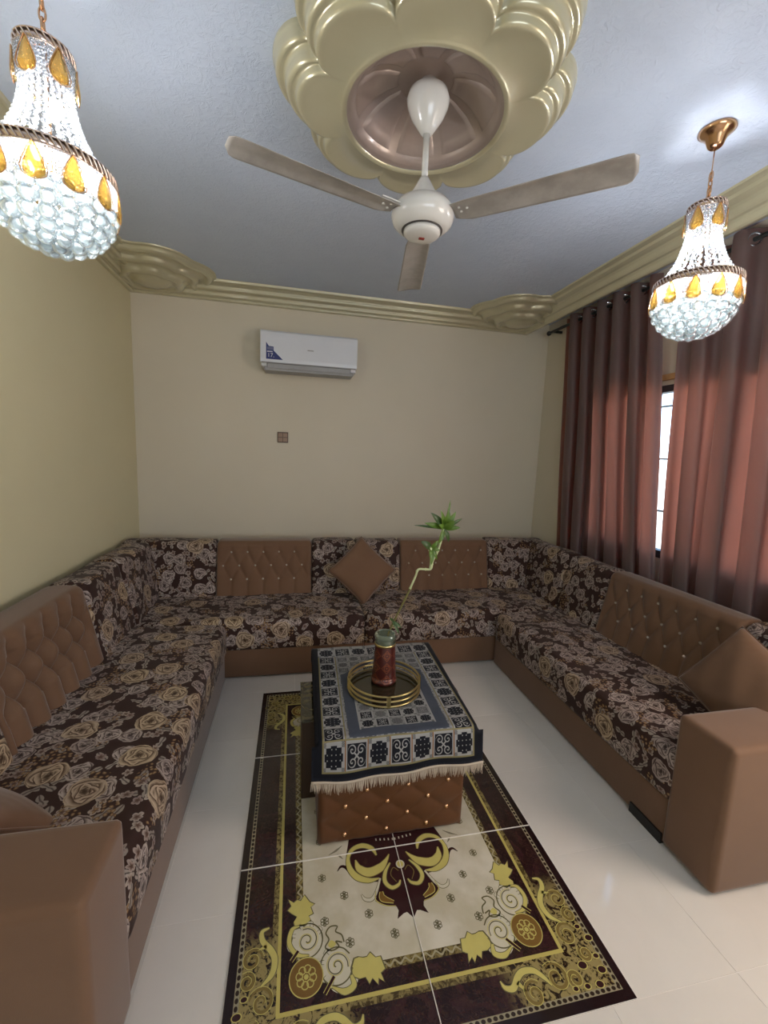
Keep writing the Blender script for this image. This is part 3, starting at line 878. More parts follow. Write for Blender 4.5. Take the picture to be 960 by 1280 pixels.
pillow(.44, .15, basis((-1.965, .41, .56), (.35, .65, .8), (0, 0, 1), math.radians(8)), 'brown pillow behind the left armrest, cut by the photo edge')

# ------------------------------------------------------------------ CURTAINS
XC = 1.335
rod = thing('curtain_rod', 'black curtain rod under the gold pelmet', 'curtain rod', (XC, 1.2, 2.80))
bm = bmesh.new(); tube(bm, [(XC, 2.93, 2.775), (XC, -.5, 2.775)], .012, 12); part('rod', bm, M['black'], rod, True)
for yy in (2.88, 1.485, -.4):
    part('bracket', B(XC, XR, yy - .008, yy + .008, 2.765, 2.785), M['black'], rod)
bm = bmesh.new(); ball(bm, (XC, 2.945, 2.775), .022, 12, 8); part('finial', bm, M['black'], rod, True)
def curtain(yt0, yt1, yb0, yb1, waves, label, seedp, zb=.06):
    r = thing('curtain', label, 'curtain', (XC, (yt0 + yt1) / 2, zb), 'brown eyelet curtains')
    rnd = random.Random(seedp); ph = [rnd.uniform(-.5, .5) for _ in range(6)]; am = [rnd.uniform(.75, 1.2) for _ in range(waves + 2)]
    zt = 2.83; bm = bmesh.new()
    def fn(u, v):
        z = zt + (zb - zt) * v
        y = (yt0 + (yt1 - yt0) * u) * (1 - v) + (yb0 + (yb1 - yb0) * u) * v
        w = v ** .7
        ww = u * waves * 2 * PI + w * (.8 * math.sin(u * 9 + ph[0] * 6) + .5 * math.sin(u * 23 + ph[1] * 6))
        k = am[int(u * waves)] * (1 - (u * waves % 1)) + am[int(u * waves) + 1] * (u * waves % 1)
        ed = min(1, min(u, 1 - u) / .05)
        A = .050 * (1 + (k - 1) * w) * (1 - .10 * w) * (.35 + .65 * ed)
        x = XC + A * math.sin(ww) + w * .008 * math.sin(u * 61 + z * 2 + ph[2] * 9) + .01 * w * math.sin(z * 3 + u * 8)
        y += (.010 + w * .030) * math.sin(2 * ww) * ed + w * .012 * math.sin(ww + ph[3] * 4) * ed
        return (min(x, XR - .012), y, z)
    grid_mesh(bm, fn, waves * 20, 60); bmesh.ops.recalc_face_normals(bm, faces=bm.faces)
    part('cloth', bm, M['curtain'], r, True)
    for k in range(waves * 2):
        u = (k + .5 + .0) / (waves * 2) - .25 / waves
        u = k / (waves * 2)
        if u <= .01: continue
        y = yt0 + (yt1 - yt0) * u; bm = bmesh.new()
        ang = 1 if k % 2 == 0 else -1
        d = Vector((.55 * ang, 1, 0)).normalized(); a1 = Vector((-d.y, d.x, 0)); a2 = Vector((0, 0, 1))
        tube(bm, [Vector((XC, y, 2.775)) + (a1 * math.cos(q) + a2 * math.sin(q)) * .031 for q in [2 * PI * i / 18 for i in range(19)]], .0065, 6, False)
        part('eyelet', bm, M['silver'], r, True)
    return r
curtain(2.68, 1.665, 2.46, 1.325, 6, 'brown curtain left of the bright gap, hanging by the corner', 3)
curtain(1.523, .02, 1.334, -.02, 7, 'brown curtain right of the bright gap, behind the right chandelier', 8)

# ------------------------------------------------------------------ AIR CONDITIONER
def ac():
    x0, x1, z0, z1 = -1.300, -.500, 2.262, 2.552; yf, yb = 2.885, YB
    r = thing('air_conditioner', 'white split air conditioner high on the back wall with navy sticker', 'air conditioner', (-.9, YB, 2.25))
    bm = bmesh.new(); box(bm, x0 + .004, x1 - .004, yf + .03, yb, z0 + .0, z1 - .006, bev=.012); part('body', bm, M['white_plastic'], r, True)
    bm = bmesh.new()
    pr = [(yf + .06, z1), (yf + .02, z1 - .004), (yf + .004, z1 - .02), (yf, z1 - .05), (yf, z0 + .06), (yf + .004, z0 + .035), (yf + .012, z0 + .03), (yf + .06, z0 + .032)]
    vs = [[bm.verts.new((x, y, z)) for y, z in pr] for x in (x0, x0 + .008, x1 - .008, x1)]
    for a, b in zip(vs, vs[1:]):
        for i in range(len(pr) - 1): bm.faces.new((a[i], b[i], b[i + 1], a[i + 1]))
    bm.faces.new(vs[0][::-1]); bm.faces.new(vs[-1]); 
    bmesh.ops.recalc_face_normals(bm, faces=bm.faces)
    part('front_panel', bm, M['white_plastic'], r, False)
    part('vent_slot', B(x0 + .05, x1 - .05, yf + .025, yf + .09, z0 - .008, z0 + .032), M['ac_dark'], r)
    bm = bmesh.new(); box(bm, x0 + .055, x1 - .055, yf + .014, yf + .028, z0 - .012, z0 + .026, bev=.004); part('louvre', bm, M['ac_grey'], r)
    bm = bmesh.new(); box(bm, x0 + .03, x1 - .03, yf + .028, yb - .02, z0 - .030, z0 + .004, bev=.006); part('bottom_tray', bm, M['ac_grey'], r)
    part('seam', B(x0 + .01, x1 - .01, yf + .001, yf + .02, z0 + .027, z0 + .034), M['ac_grey'], r)
    part('logo', B(-.92, -.87, yf - .0006, yf + .002, 2.405, 2.414), M['ac_grey'], r)
    # sticker: navy right triangle with print
    sx, sz = x0 + .045, z0 + .055
    bm = bmesh.new(); pts = [(sx, sz), (sx + .135, sz), (sx + .060, sz + .070), (sx + .060, sz + .100), (sx + .022, sz + .103), (sx, sz + .135)]
    a = [bm.verts.new((x, yf - .0008, z)) for x, z in pts]; b = [bm.verts.new((x, yf + .001, z)) for x, z in pts]
    bm.faces.new(a); bm.faces.new(b[::-1])
    for i in range(len(pts)): bm.faces.new((a[i], b[i], b[(i + 1) % len(pts)], a[(i + 1) % len(pts)]))
    bmesh.ops.recalc_face_normals(bm, faces=bm.faces); st = part('sticker', bm, M['sticker'], r)
    part('printed_block', B(sx + .008, sx + .056, yf - .0014, yf, sz + .074, sz + .096), M['sticker_mid'], st)
    part('printed_line', B(sx + .008, sx + .052, yf - .0014, yf, sz + .056, sz + .064), M['sticker_lt'], st)
    cu = bpy.data.curves.new('lettering', 'FONT'); cu.body = '17.'; cu.size = .046; cu.extrude = .0004
    o = bpy.data.objects.new('lettering', cu); COL.objects.link(o); o.parent = st; cu.materials.append(M['sticker_lt'])
    bpy.context.view_layer.update(); me = bpy.data.meshes.new_from_object(o.evaluated_get(bpy.context.evaluated_depsgraph_get())); bpy.data.objects.remove(o)
    if not me.materials: me.materials.append(M['sticker_lt'])
    me.name = 'lettering'; o = bpy.data.objects.new('lettering', me); COL.objects.link(o); o.parent = st
    o.rotation_euler = (PI / 2, 0, 0); o.location = Vector((sx + .010, yf - .0012, sz + .016)) - world_origin(st)
ac()
def plate():
    x, z = -1.122, 1.690; r = thing('switch_plate', 'small square brown switch plate on the back wall below the air conditioner', 'switch', (x, YB, z - .05))
    bm = bmesh.new(); box(bm, x - .047, x + .047, YB - .010, YB, z - .047, z + .047, bev=.003); part('plate', bm, M['plate_dark'], r)
    for i in (-1, 1):
        for j in (-1, 1):
            part('switch_key', B(x + i * .021 - .018, x + i * .021 + .018, YB - .013, YB - .009, z + j * .020 - .017, z + j * .020 + .017, bev=.001), M['plate'], r)
plate()

# ------------------------------------------------------------------ TILE RUG
def rug_material():
    t = NT('carpet_print_tile'); c = t.coord(); x, y, _ = t.sep(c)
    u = .6 - x.abs(); v = .9 - y.abs(); d = u.min(v)
    mar = t.noise(c, 9, 5, .65, 2.0); vein = t.noise(c, 18, 4, .6, 3.5)
    brown = t.mix(mar.step(.3, .7), (.012, .004, .005), (.042, .015, .016))
    brown = t.mix((1 - (vein - .5).abs().step(.0, .02)) * .35, brown, (.12, .075, .03))
    leafn = t.noise(c, 42, 4, .6, 1.6)
    bronze = t.mix(leafn.step(.40, .60), (.055, .036, .012), (.26, .205, .075))
    gold = (.52, .44, .13)
    field = t.mix(t.noise(c, 6, 4).step(.35, .7), (.52, .47, .34), (.66, .615, .50))
    col = (.016, .007, .008)
    col = t.mix(d > .027, col, (.30, .265, .17))
    # chain of small dark ovals on the pale line
    al = u.min(1.0)
    swap = (v < u)                     # along x when near the short ends
    run = swap * x + (1 - swap) * y
    cell = (run / .0185).frac() - .5
    oval = ((cell * cell) * 2.2 + ((d - .0345) / .009).pow(2) * .9) < .30
    # POWER of negative base safe: exponent 2 handled by multiply
    col = t.mix(oval, col, (.03, .018, .012))
    col = t.mix(d > .042, col, brown)
    col = t.mix(d > .128, col, bronze)
    # bronze ground at the four corners of the outer band
    cor = (u + v) - d                  # the larger of the two distances
    cm = (1 - cor.step(.30, .40)) * (d > .042)
    col = t.mix(cm, col, t.mix(leafn.step(.42, .50), (.020, .009, .006), (.30, .24, .095)))
    col = t.mix(d > .146, col, gold)
    col = t.mix(d > .157, col, brown)
    # ornament chain along the field
    c2 = (run / .034).frac() - .5
    w2 = (c2 * 6.283).sin() * .006
    ch = t.mix(((d - .217) + w2).abs() < .0035, bronze, (.36, .32, .19))
    col = t.mix(d > .204, col, ch)
    col = t.mix(d > .229, col, field)
    return t.done(t.bsdf(col, .10, 0, spec=.6))
M['rug'] = rug_material()
def flat(name, col, rough=.12): return plain(name, col, rough, var=.10, bscale=90)
M['r_brown'] = flat('print_dark_brown', (.035, .012, .013)); M['r_gold'] = flat('print_yellow_gold', (.56, .49, .15)); M['r_bronze'] = flat('print_bronze', (.20, .145, .045))
M['r_cream'] = flat('print_cream', (.60, .56, .43)); M['r_olive'] = flat('print_olive_line', (.14, .125, .06)); M['r_medal'] = flat('print_copper', (.19, .105, .028)); M['r_grey'] = flat('print_grey', (.22, .20, .14))
RC = (-.6, .9)
def rug():
    root = thing('tile_rug', 'glossy brown, gold and cream carpet-patterned tile panel set in the floor', 'rug', (RC[0], RC[1], 0))
    zt = .0045
    for i in range(2):
        for j in range(3):
            x0, x1 = -1.2 + .6 * i, -.6 + .6 * i; y0, y1 = .6 * j, .6 + .6 * j
            part('tile', B(x0 + .0012, x1 - .0012, y0 + .0012, y1 - .0012, .0002, zt), M['rug'], root)
    part('joint', B(-1.2, 0, 0, 1.8, .0001, zt - .0016), M['grout'], root)
    acc = {}
    def bmk(k): return acc.setdefault(k, bmesh.new())
    def quad4(fn):
        for sx in (1, -1):
            for sy in (1, -1): fn(sx, sy)
    # p in coordinates relative to x=-.6, y = real y (near half); mirrored
    def place(p, sx, sy): return (RC[0] + p[0] * sx, p[1] if sy > 0 else 1.8 - p[1])
    def ribbon(pts, w, key, lvl, mirror=4, n=8):
        P = spline(pts, n)
        if not isinstance(w, (list, tuple)): w = [w] * len(pts)
        m = len(P)
        def wid(i):
            q = i / (m - 1) * (len(w) - 1); a = int(q); b = min(a + 1, len(w) - 1); return w[a] + (w[b] - w[a]) * (q - a)
        L_, R_ = [], []
        for i, p in enumerate(P):
            d = (P[min(i + 1, m - 1)] - P[max(i - 1, 0)]); d.normalize(); nn = Vector((-d.y, d.x, 0)); h = wid(i) / 2
            L_.append(p + nn * h); R_.append(p - nn * h)
        def put(sx, sy):
            bm = bmk(key); z = zt + .0002 * lvl
            a = [bm.verts.new((*place(q, sx, sy), z)) for q in L_]; b = [bm.verts.new((*place(q, sx, sy), z)) for q in R_]
            for i in range(m - 1):
                f = bm.faces.new((a[i], a[i + 1], b[i + 1], b[i]))
                f.normal_update()
                if f.normal.z < 0: f.normal_flip()
        if mirror == 4: quad4(put)
        else: put(1, 1)
    def poly(pts, key, lvl, smooth=0, mirror=4):
        P = spline(pts, smooth, True) if smooth else [Vector((*p, 0)) for p in pts]
        def put(sx, sy):
            bm = bmk(key); vs = [bm.verts.new((*place(q, sx, sy), zt + .0002 * lvl)) for q in P]
            f = bm.faces.new(vs); f.normal_update()
            if f.normal.z < 0: f.normal_flip()
        if mirror == 4: quad4(put)
        else: put(1, 1); put(1, -1)
    def ribbon2(pts, w, fill, line, lvl, e=.005):
        ww = w if isinstance(w, (list, tuple)) else [w] * len(pts)
        ribbon(pts, [x + e for x in ww], line, lvl); ribbon(pts, ww, fill, lvl + 1)
    def disc(c, r, key, lvl, n=24, sq=1.0): poly([(c[0] + r * math.cos(2 * PI * i / n), c[1] + r * sq * math.sin(2 * PI * i / n)) for i in range(n)], key, lvl, mirror=2 if c[0] == 0 else 4)
    def spiral(c, r0, r1, turns, a0, w, key, lvl, dirn=1):
        ribbon([(c[0] + (r0 + (r1 - r0) * k / 24) * math.cos(a0 + dirn * turns * 2 * PI * k / 24), c[1] + (r0 + (r1 - r0) * k / 24) * math.sin(a0 + dirn * turns * 2 * PI * k / 24)) for k in range(25)], w, key, lvl, n=3)
    neg = lambda L: [(-a, b) for a, b in L]
    # central motif (left half traced, mirrored)
    body = [(-.184, .661), (-.202, .596), (-.208, .542), (-.186, .501), (-.146, .478), (-.096, .472), (-.107, .438), (-.120, .406), (-.086, .384), (-.050, .376), (-.046, .362), (-.056, .336), (-.030, .350), (-.018, .352), (.0, .330), (.0, .9), (-.12, .9), (-.17, .78)]
    poly(neg(body), 'r_brown', 1)
    ribbon2([(-.084, .576), (-.097, .607), (-.133, .626), (-.174, .616), (-.196, .583), (-.195, .54), (-.171, .502), (-.131, .483), (-.09, .484)], [.004, .018, .020, .015, .012, .020, .024, .018, .003], 'r_gold', 'r_olive', 2)
    ribbon2([(-.169, .57), (-.159, .534), (-.125, .513), (-.079, .524), (-.05, .55), (-.034, .572)], [.002, .026, .034, .030, .012, .001], 'r_gold', 'r_bronze', 4)
    ribbon2([(-.038, .536), (-.064, .502), (-.072, .467), (-.052, .442), (-.025, .448), (-.014, .464)], [.004, .012, .014, .013, .010, .003], 'r_gold', 'r_olive', 6)
    ribbon2([(-.087, .484), (-.11, .438), (-.132, .415), (-.155, .419), (-.166, .438)], [.006, .009, .011, .010, .002], 'r_cream', 'r_olive', 1, .004)
    ribbon2([(-.093, .435), (-.091, .411), (-.056, .392)], [.008, .022, .006], 'r_medal', 'r_gold', 3)
    ribbon2([(-.112, .440), (-.118, .410), (-.088, .386), (-.052, .378)], [.002, .003, .003, .002], 'r_gold', 'r_bronze', 3, .001)
    ribbon([(-.243, .537), (-.227, .553), (-.209, .546), (-.191, .517)], [.002, .010, .012, .012], 'r_brown', 2)
    ribbon([(-.27, .608), (-.24, .622), (-.214, .64)], [.002, .009, .002], 'r_grey', 1); ribbon([(-.236, .606), (-.226, .594), (-.216, .583)], [.002, .007, .002], 'r_grey', 1)
    ribbon([(-.03, .46), (-.045, .49), (-.03, .515), (-.012, .50)], .003, 'r_bronze', 5)
    for k in range(5): ribbon([(-.005 - k * .017, .630 + k * .002), (-.005 - k * .017, .640 + k * .002)], .005, 'r_cream', 3)
    disc((0, .524), .017, 'r_cream', 8); disc((0, .524), .012, 'r_gold', 9)
    # little rosettes
    lat = [(.302, .521), (.227, .445), (.150, .370), (.075, .295), (.225, .295), (.302, .371), (.302, .671), (.302, .821), (.227, .745)]
    for cx, cy in lat:
        ribbon([(cx, cy + .012), (cx, cy - .012)], .003, 'r_olive', 1)
        for a in range(6):
            q = PI / 6 + a * PI / 3; c0 = (cx + .009 * math.cos(q), cy + .009 * math.sin(q))
            ribbon([(c0[0] + .0055 * math.cos(s), c0[1] + .0055 * math.sin(s)) for s in [2 * PI * i / 6 for i in range(7)]], .0025, 'r_olive', 2, n=2)
    # corner ornament inside (cream ground bitten out of the brown band)
    poly([(.345, .40), (.40, .375), (.425, .345), (.42, .305), (.375, .285), (.345, .275), (.315, .262), (.318, .225), (.29, .18), (.25, .168), (.215, .19), (.22, .235), (.30, .30), (.33, .36)], 'r_cream', 1, 4)
    f1 = [(.334, .434), (.350, .444), (.367, .470), (.380, .452), (.392, .458), (.404, .450), (.422, .464), (.412, .440), (.424, .428), (.410, .415), (.393, .403), (.404, .388), (.398, .368), (.371, .371), (.348, .385), (.355, .399), (.340, .404), (.347, .426)]
    f2 = [(.131, .219), (.136, .240), (.152, .240), (.166, .256), (.178, .246), (.189, .246), (.203, .250), (.217, .248), (.228, .225), (.228, .205), (.208, .195), (.190, .196), (.181, .178), (.170, .190), (.156, .172), (.152, .187), (.137, .175), (.143, .198), (.128, .206)]
    for f in (f1, f2):
        c_ = (sum(p[0] for p in f) / len(f), sum(p[1] for p in f) / len(f))
        poly([(c_[0] + (p[0] - c_[0]) * 1.09, c_[1] + (p[1] - c_[1]) * 1.09) for p in f], 'r_olive', 2); poly(f, 'r_gold', 3)
    for c_, a0, dr in (((.362, .325), 1.2, 1), ((.274, .240), 3.4, -1)):
        disc(c_, .041, 'r_cream', 2); spiral(c_, .036, .003, 1.7, a0, .0032, 'r_olive', 4, dr); spiral(c_, .041, .008, 1.6, a0, .0022, 'r_gold', 4, dr)
        ribbon([(c_[0] + .050 * math.cos(q), c_[1] + .050 * math.sin(q)) for q in [a0 + i * .5 for i in range(12)]], .004, 'r_olive', 3, n=4)
    for c_, a0 in (((.362, .325), .4), ((.274, .240), 2.0)):
        for k in range(4):
            q = a0 + k * .75; p0 = (c_[0] - .040 * math.cos(q), c_[1] + .040 * math.sin(q))
            ribbon2([p0, (p0[0] - .014 * math.cos(q + .4), p0[1] + .014 * math.sin(q + .4)), (p0[0] - .022 * math.cos(q + 1.1), p0[1] + .022 * math.sin(q + 1.1))], [.010, .008, .001], 'r_cream', 'r_olive', 2, .003)
    ribbon2([(.385, .372), (.41, .364), (.418, .325), (.393, .290), (.356, .282)], [.003, .012, .013, .012, .003], 'r_gold', 'r_olive', 4, .004)
    ribbon2([(.232, .208), (.228, .182), (.257, .172), (.293, .190)], [.008, .016, .016, .003], 'r_gold', 'r_olive', 4, .004)
    ribbon2([(.390, .300), (.412, .275)], .008, 'r_brown', 'r_gold', 6, .004); ribbon2([(.284, .214), (.315, .176)], .008, 'r_brown', 'r_gold', 6, .004)
    ribbon([(.244, .300), (.250, .322), (.268, .335), (.262, .350), (.285, .352), (.300, .335), (.292, .315), (.305, .295), (.285, .283), (.262, .290), (.270, .306), (.250, .300)], .0045, 'r_olive', 3)
    poly([(.270, .300), (.285, .312), (.296, .300), (.285, .290)], 'r_gold', 2, 4)
    # round medal
    disc((.367, .227), .052, 'r_gold', 6, 36); disc((.367, .227), .049, 'r_medal', 7, 36)
    for a in range(8):
        q = a * PI / 4 + .2; c0 = (.367 + .021 * math.cos(q), .227 + .021 * math.sin(q))
        ribbon([(c0[0] + .010 * math.cos(s), c0[1] + .010 * math.sin(s)) for s in [q + 2 * PI * i / 8 for i in range(9)]], .003, 'r_gold', 8, n=2)
    disc((.367, .227), .007, 'r_gold', 9, 12)
    # outer corner scrollwork
    ribbon2([(.483, .384), (.506, .375), (.502, .348), (.476, .319), (.462, .289), (.47, .252), (.5, .227)], [.004, .012, .016, .018, .018, .016, .004], 'r_gold', 'r_olive', 2)
    ribbon2([(.489, .331), (.517, .324)], [.012, .002], 'r_gold', 'r_olive', 2)
    ribbon2([(.211, .112), (.219, .094), (.243, .089), (.269, .111), (.293, .122), (.327, .118), (.35, .096), (.363, .074)], [.002, .012, .017, .018, .017, .016, .012, .004], 'r_gold', 'r_olive', 2)
    ribbon2([(.262, .100), (.277, .075)], [.014, .004], 'r_gold', 'r_olive', 2)
    for c_, r0, a0, dr in (((.495, .190), .036, .3, 1), ((.389, .089), .038, 2.2, -1), ((.300, .064), .032, .8, 1), ((.530, .300), .030, 3.0, -1), ((.540, .245), .022, 1.0, 1), ((.445, .075), .022, 4.0, -1), ((.520, .130), .020, 2.0, 1)):
        spiral(c_, r0, .005, 1.6, a0, [.004, .010, .009, .006, .004], 'r_bronze', 3, dr); spiral(c_, r0 + .006, .010, 1.5, a0, .0018, 'r_gold', 5, dr)
    for c_, sx_ in (((.49, .103), .014), ((.543, .082), .013), ((.511, .05), .012), ((.561, .168), .012), ((.55, .118), .009), ((.47, .052), .009), ((.545, .205), .009), ((.43, .053), .008)):
        disc(c_, sx_ + .003, 'r_gold', 4, 16, .7); disc(c_, sx_, 'r_brown', 5, 16, .7)
    # bottom loops
    nm = dict(r_brown='brown_print', r_gold='gold_scroll_print', r_bronze='bronze_scroll_print', r_cream='cream_print', r_olive='olive_line_print', r_medal='medal_print', r_grey='grey_leaf_print')
    for k, bm in acc.items():
        o = part(nm[k], bm, M[k], root); o['kind'] = 'stuff'
    # joints of the print, drawn as the real gaps above the inlay
    bm = bmesh.new(); z = zt + .0030
    for y in (.6, 1.2): box(bm, -1.2, 0, y - .0013, y + .0013, zt - .001, z)
    box(bm, -.6013, -.5987, 0, 1.8, zt - .001, z)
    part('joint_line', bm, M['grout'], root)
rug()

# ------------------------------------------------------------------ OTTOMAN, COFFEE TABLE, CLOTH
def tuft_front(bm, x0, x1, y, z0, z1, bx, bz, depth=.014, nx=70, nz=54):
    """front face with diamond tufting through button lattice: u=(x-bx)/ax, v=(z-bz)/az"""
    ax, az = .173, .127
    def fn(u, v):
        x = x0 + (x1 - x0) * u; z = z0 + (z1 - z0) * v
        p = (x - bx) / ax + (z - bz) / az; q = (x - bx) / ax - (z - bz) / az
        g = (abs(math.sin(PI * p / 1)) * abs(math.sin(PI * q / 1))) ** .35
        e = min(x - x0, x1 - x, z - z0, z1 - z); k = min(1, e / .02)
        r_ = .02; rd = r_ - math.sqrt(max(0, r_ * r_ - (r_ - min(e, r_)) ** 2))
        return (x, y + depth * (1 - g) * k * .8 + rd - .004 * k, z)
    return grid_mesh(bm, fn, nx, nz)
def studs_front(root, x0, x1, y, z0, z1, bx, bz, parent):
    ax, az = .173, .127; me = None
    for i in range(-12, 13):
        for j in range(-12, 13):
            # lattice: p,q integers  -> x = bx+ax*(p+q)/2 , z = bz+az*(p-q)/2
            x = bx + ax * (i + j) / 2; z = bz + az * (i - j) / 2
            if x0 + .025 < x < x1 - .015 and z0 + .02 < z < z1 - .02:
                if me is None:
                    b2 = bmesh.new(); ball(b2, (0, 0, 0), .0105, 12, 8); me = bpy.data.meshes.new('button'); b2.to_mesh(me); b2.free()
                    me.materials.append(M['gold_rose']); me.polygons.foreach_set('use_smooth', [True] * len(me.polygons))
                o = bpy.data.objects.new('button', me); COL.objects.link(o); o.parent = parent; o.location = Vector((x, y + .004, z)) - world_origin(parent)
OX0, OX1, OY0 = -.912, -.294, .648
ott = thing('ottoman', 'tawny brown ottoman with gold studs in front of the coffee table', 'ottoman', (-.6, .77, 0))
bm = bmesh.new(); box(bm, OX0 + .002, OX1 - .002, OY0 + .016, .888, .012, .468, bev=.012)
vs = tuft_front(bm, OX0, OX1, OY0 - .002, .0075, .472, -.717, .2355)
bmesh.ops.recalc_face_normals(bm, faces=bm.faces)
for f in bm.faces:
    if len(f.verts) == 4 and f.calc_center_median().y < OY0 + .018 and f.normal.y > .3: f.normal_flip()
body_o = part('body', bm, M['ottoman'], ott, True)
studs_front(ott, OX0, OX1, OY0, .006, .472, -.717, .2355, body_o)
for fx in (OX0 + .05, OX1 - .05):
    for fy in (OY0 + .05, .85): part('foot', lathe(bmesh.new(), [(0, .014), (.018, .014), (.014, .0066), (0, .0066)], fx, fy, 12), M['black_wood'], ott, True)
# low table behind with mirror rim and raised padded top
M['dark_side'] = plain('dark_brown_board', (.045, .022, .010), .35)
t = NT('olive_mirror_top'); c = t.coord()
lf = t.noise(c, 12, 4, .6, 2.5)
M['mirror_top'] = t.done(t.bsdf(t.mix(lf.step(.44, .56), (.035, .033, .018), (.12, .10, .045)), .12, .2, coat=.5))
ct = thing('coffee_table', 'low dark brown coffee table with olive glass rim, under the fringed cloth', 'coffee table', (-.6, 1.15, 0))
part('box', B(-.972, -.262, .900, 1.215, .0066, .385, bev=.004), M['dark_side'], ct)
part('glass_rim', B(-.976, -.258, .896, 1.219, .385, .396, bev=.002), M['mirror_top'], ct)
part('base_block', B(-.90, -.262, 1.219, 1.40, .0066, .385, bev=.004), M['dark_side'], ct)
part('padded_top', B(-.912, -.238, .900, 1.405, .3965, .472, bev=.012), M['ottoman'], ct)

def cloth_material():
    t = NT('navy_woven_runner'); uv = t.coord('UV'); x, y, _ = t.sep(uv)      # x: -W/2..W/2  y: 0 = front hem
    W2 = .352; Lc = .93
    navy = t.mix(t.noise(uv, 14, 3), (.004, .005, .010), (.012, .015, .028))
    greyb = t.mix(t.noise(uv, 14, 3), (.075, .090, .125), (.15, .17, .22))
    white = (.56, .56, .55); dk = (.012, .014, .024); yel = (.38, .33, .16); orange = (.42, .20, .08)
    def motif(cx, cy, alt):
        """cx, cy in [-1,1] in the cell; alt 0/1 -> blocky dark flower / dark square with pale curls"""
        ax, ay = cx.abs(), cy.abs()
        # stepped flower
        sx = (ax * 7).floor() / 7; sy = (ay * 7).floor() / 7
        fl = (((sx - .36).abs().max((sy - .36).abs())) < .22) + ((sx < .16) * (sy < .80)) + ((sy < .16) * (sx < .80)) + ((sx + sy) < .5)
        fl = fl.min(1.0)
        dots = ((((cx * 2.5).frac() - .5).abs().max(((cy * 2.5).frac() - .5).abs())) < .12) * (((sx + sy) < .75))
        wv = t.mix(fl, white, dk); wv = t.mix(dots * fl, wv, white)
        corn = ((ax > .72) * (ay > .72)) * ((((ax + ay) * 9).frac()) < .5)
        wv = t.mix(corn, wv, dk)
        # curls
        dx = ax - .42; dy = ay - .42; r = (dx * dx + dy * dy).sqrt(); th = dy.atan2(dx)
        sp = (r * 3.4 + th / 6.2832).frac()
        line = ((sp - .5).abs() < .17) * (r < .40)
        cr = ((ax - ay).abs() < .09) * ((ax + ay) < .55)
        line = (line + cr).min(1.0)
        w2 = t.mix(line, dk, white); w2 = t.mix((ax.max(ay)) > .90, w2, white)
        return t.mix(alt, wv, w2)
    def alt_of(ix, iy): return ((ix + iy) / 2).frac() > .25
    # front row: 7 cells 0.088 wide, y .035 - .150
    col = navy
    inx = x.abs() < .312
    cw = .624 / 7
    gx = (x + .312) / cw
    fr = motif((gx.frac() - .5) * 2.15, ((y - .036) / .112 - .5) * 2.1, alt_of(gx.floor(), 0))
    fr = t.mix(((gx.frac() - .5).abs() > .475), fr, orange)
    side = x.abs() > .225
    # side columns: cells .087 wide, .075 tall
    gy = (y - .150) / .0745
    sx = ((x.abs() - .2675) / .0425)
    sd = motif(sx * 1.05, (gy.frac() - .5) * 2.15, alt_of(gy.floor(), 1))
    # middle field: checks .062 wide
    mx = (x + .155) / .062; my = (y - .205) / .055
    md = motif((mx.frac() - .5) * 2.3, (my.frac() - .5) * 2.3, alt_of(mx.floor(), my.floor()))
    lighter = t.mix(((mx.floor() + my.floor()) / 3).frac() > .5, md, t.mix(.6, md, (.33, .33, .33)))
    # arch: the field narrows towards the far end
    arch = (y - .62).max(0.0) * 1.1
    hw = .155 - arch
    inner = (x.abs() < hw) * (y > .205)
    ring = (x.abs() < (hw + .052)) * (y > .160)
    pattern_bg = t.mix(.45, md, (.34, .34, .34))
    body = t.mix(ring, pattern_bg, greyb)
    body = t.mix(((x.abs() - hw - .003).abs() < .003) * (y > .200), body, white)
    body = t.mix(inner, body, lighter)
    body = t.mix(((x.abs() - .2225).abs() < .003), body, yel)
    body = t.mix(side, body, sd)
    body = t.mix(y < .150, body, fr)
    body = t.mix(((y - .153).abs() < .003), body, yel)
    body = t.mix(((x.abs() - .309).abs() < .0035) + ((y - .034).abs() < .004), body, yel)
    farrow = y > (Lc - .11)
    fr2 = motif((gx.frac() - .5) * 2.15, ((y - Lc + .11) / .09 - .5) * 2.1, alt_of(gx.floor(), 0))
    body = t.mix(farrow, body, fr2)
    col = t.mix(inx * (y > .031), navy, body)
    return t.done(t.bsdf(col, .6, 0, t.bump(t.noise(uv, 700, 2), .2, .001), sheen=.15, spec=.3))
M['runner'] = cloth_material()
M['fringe'] = plain('cream_fringe', (.50, .42, .33), .8)
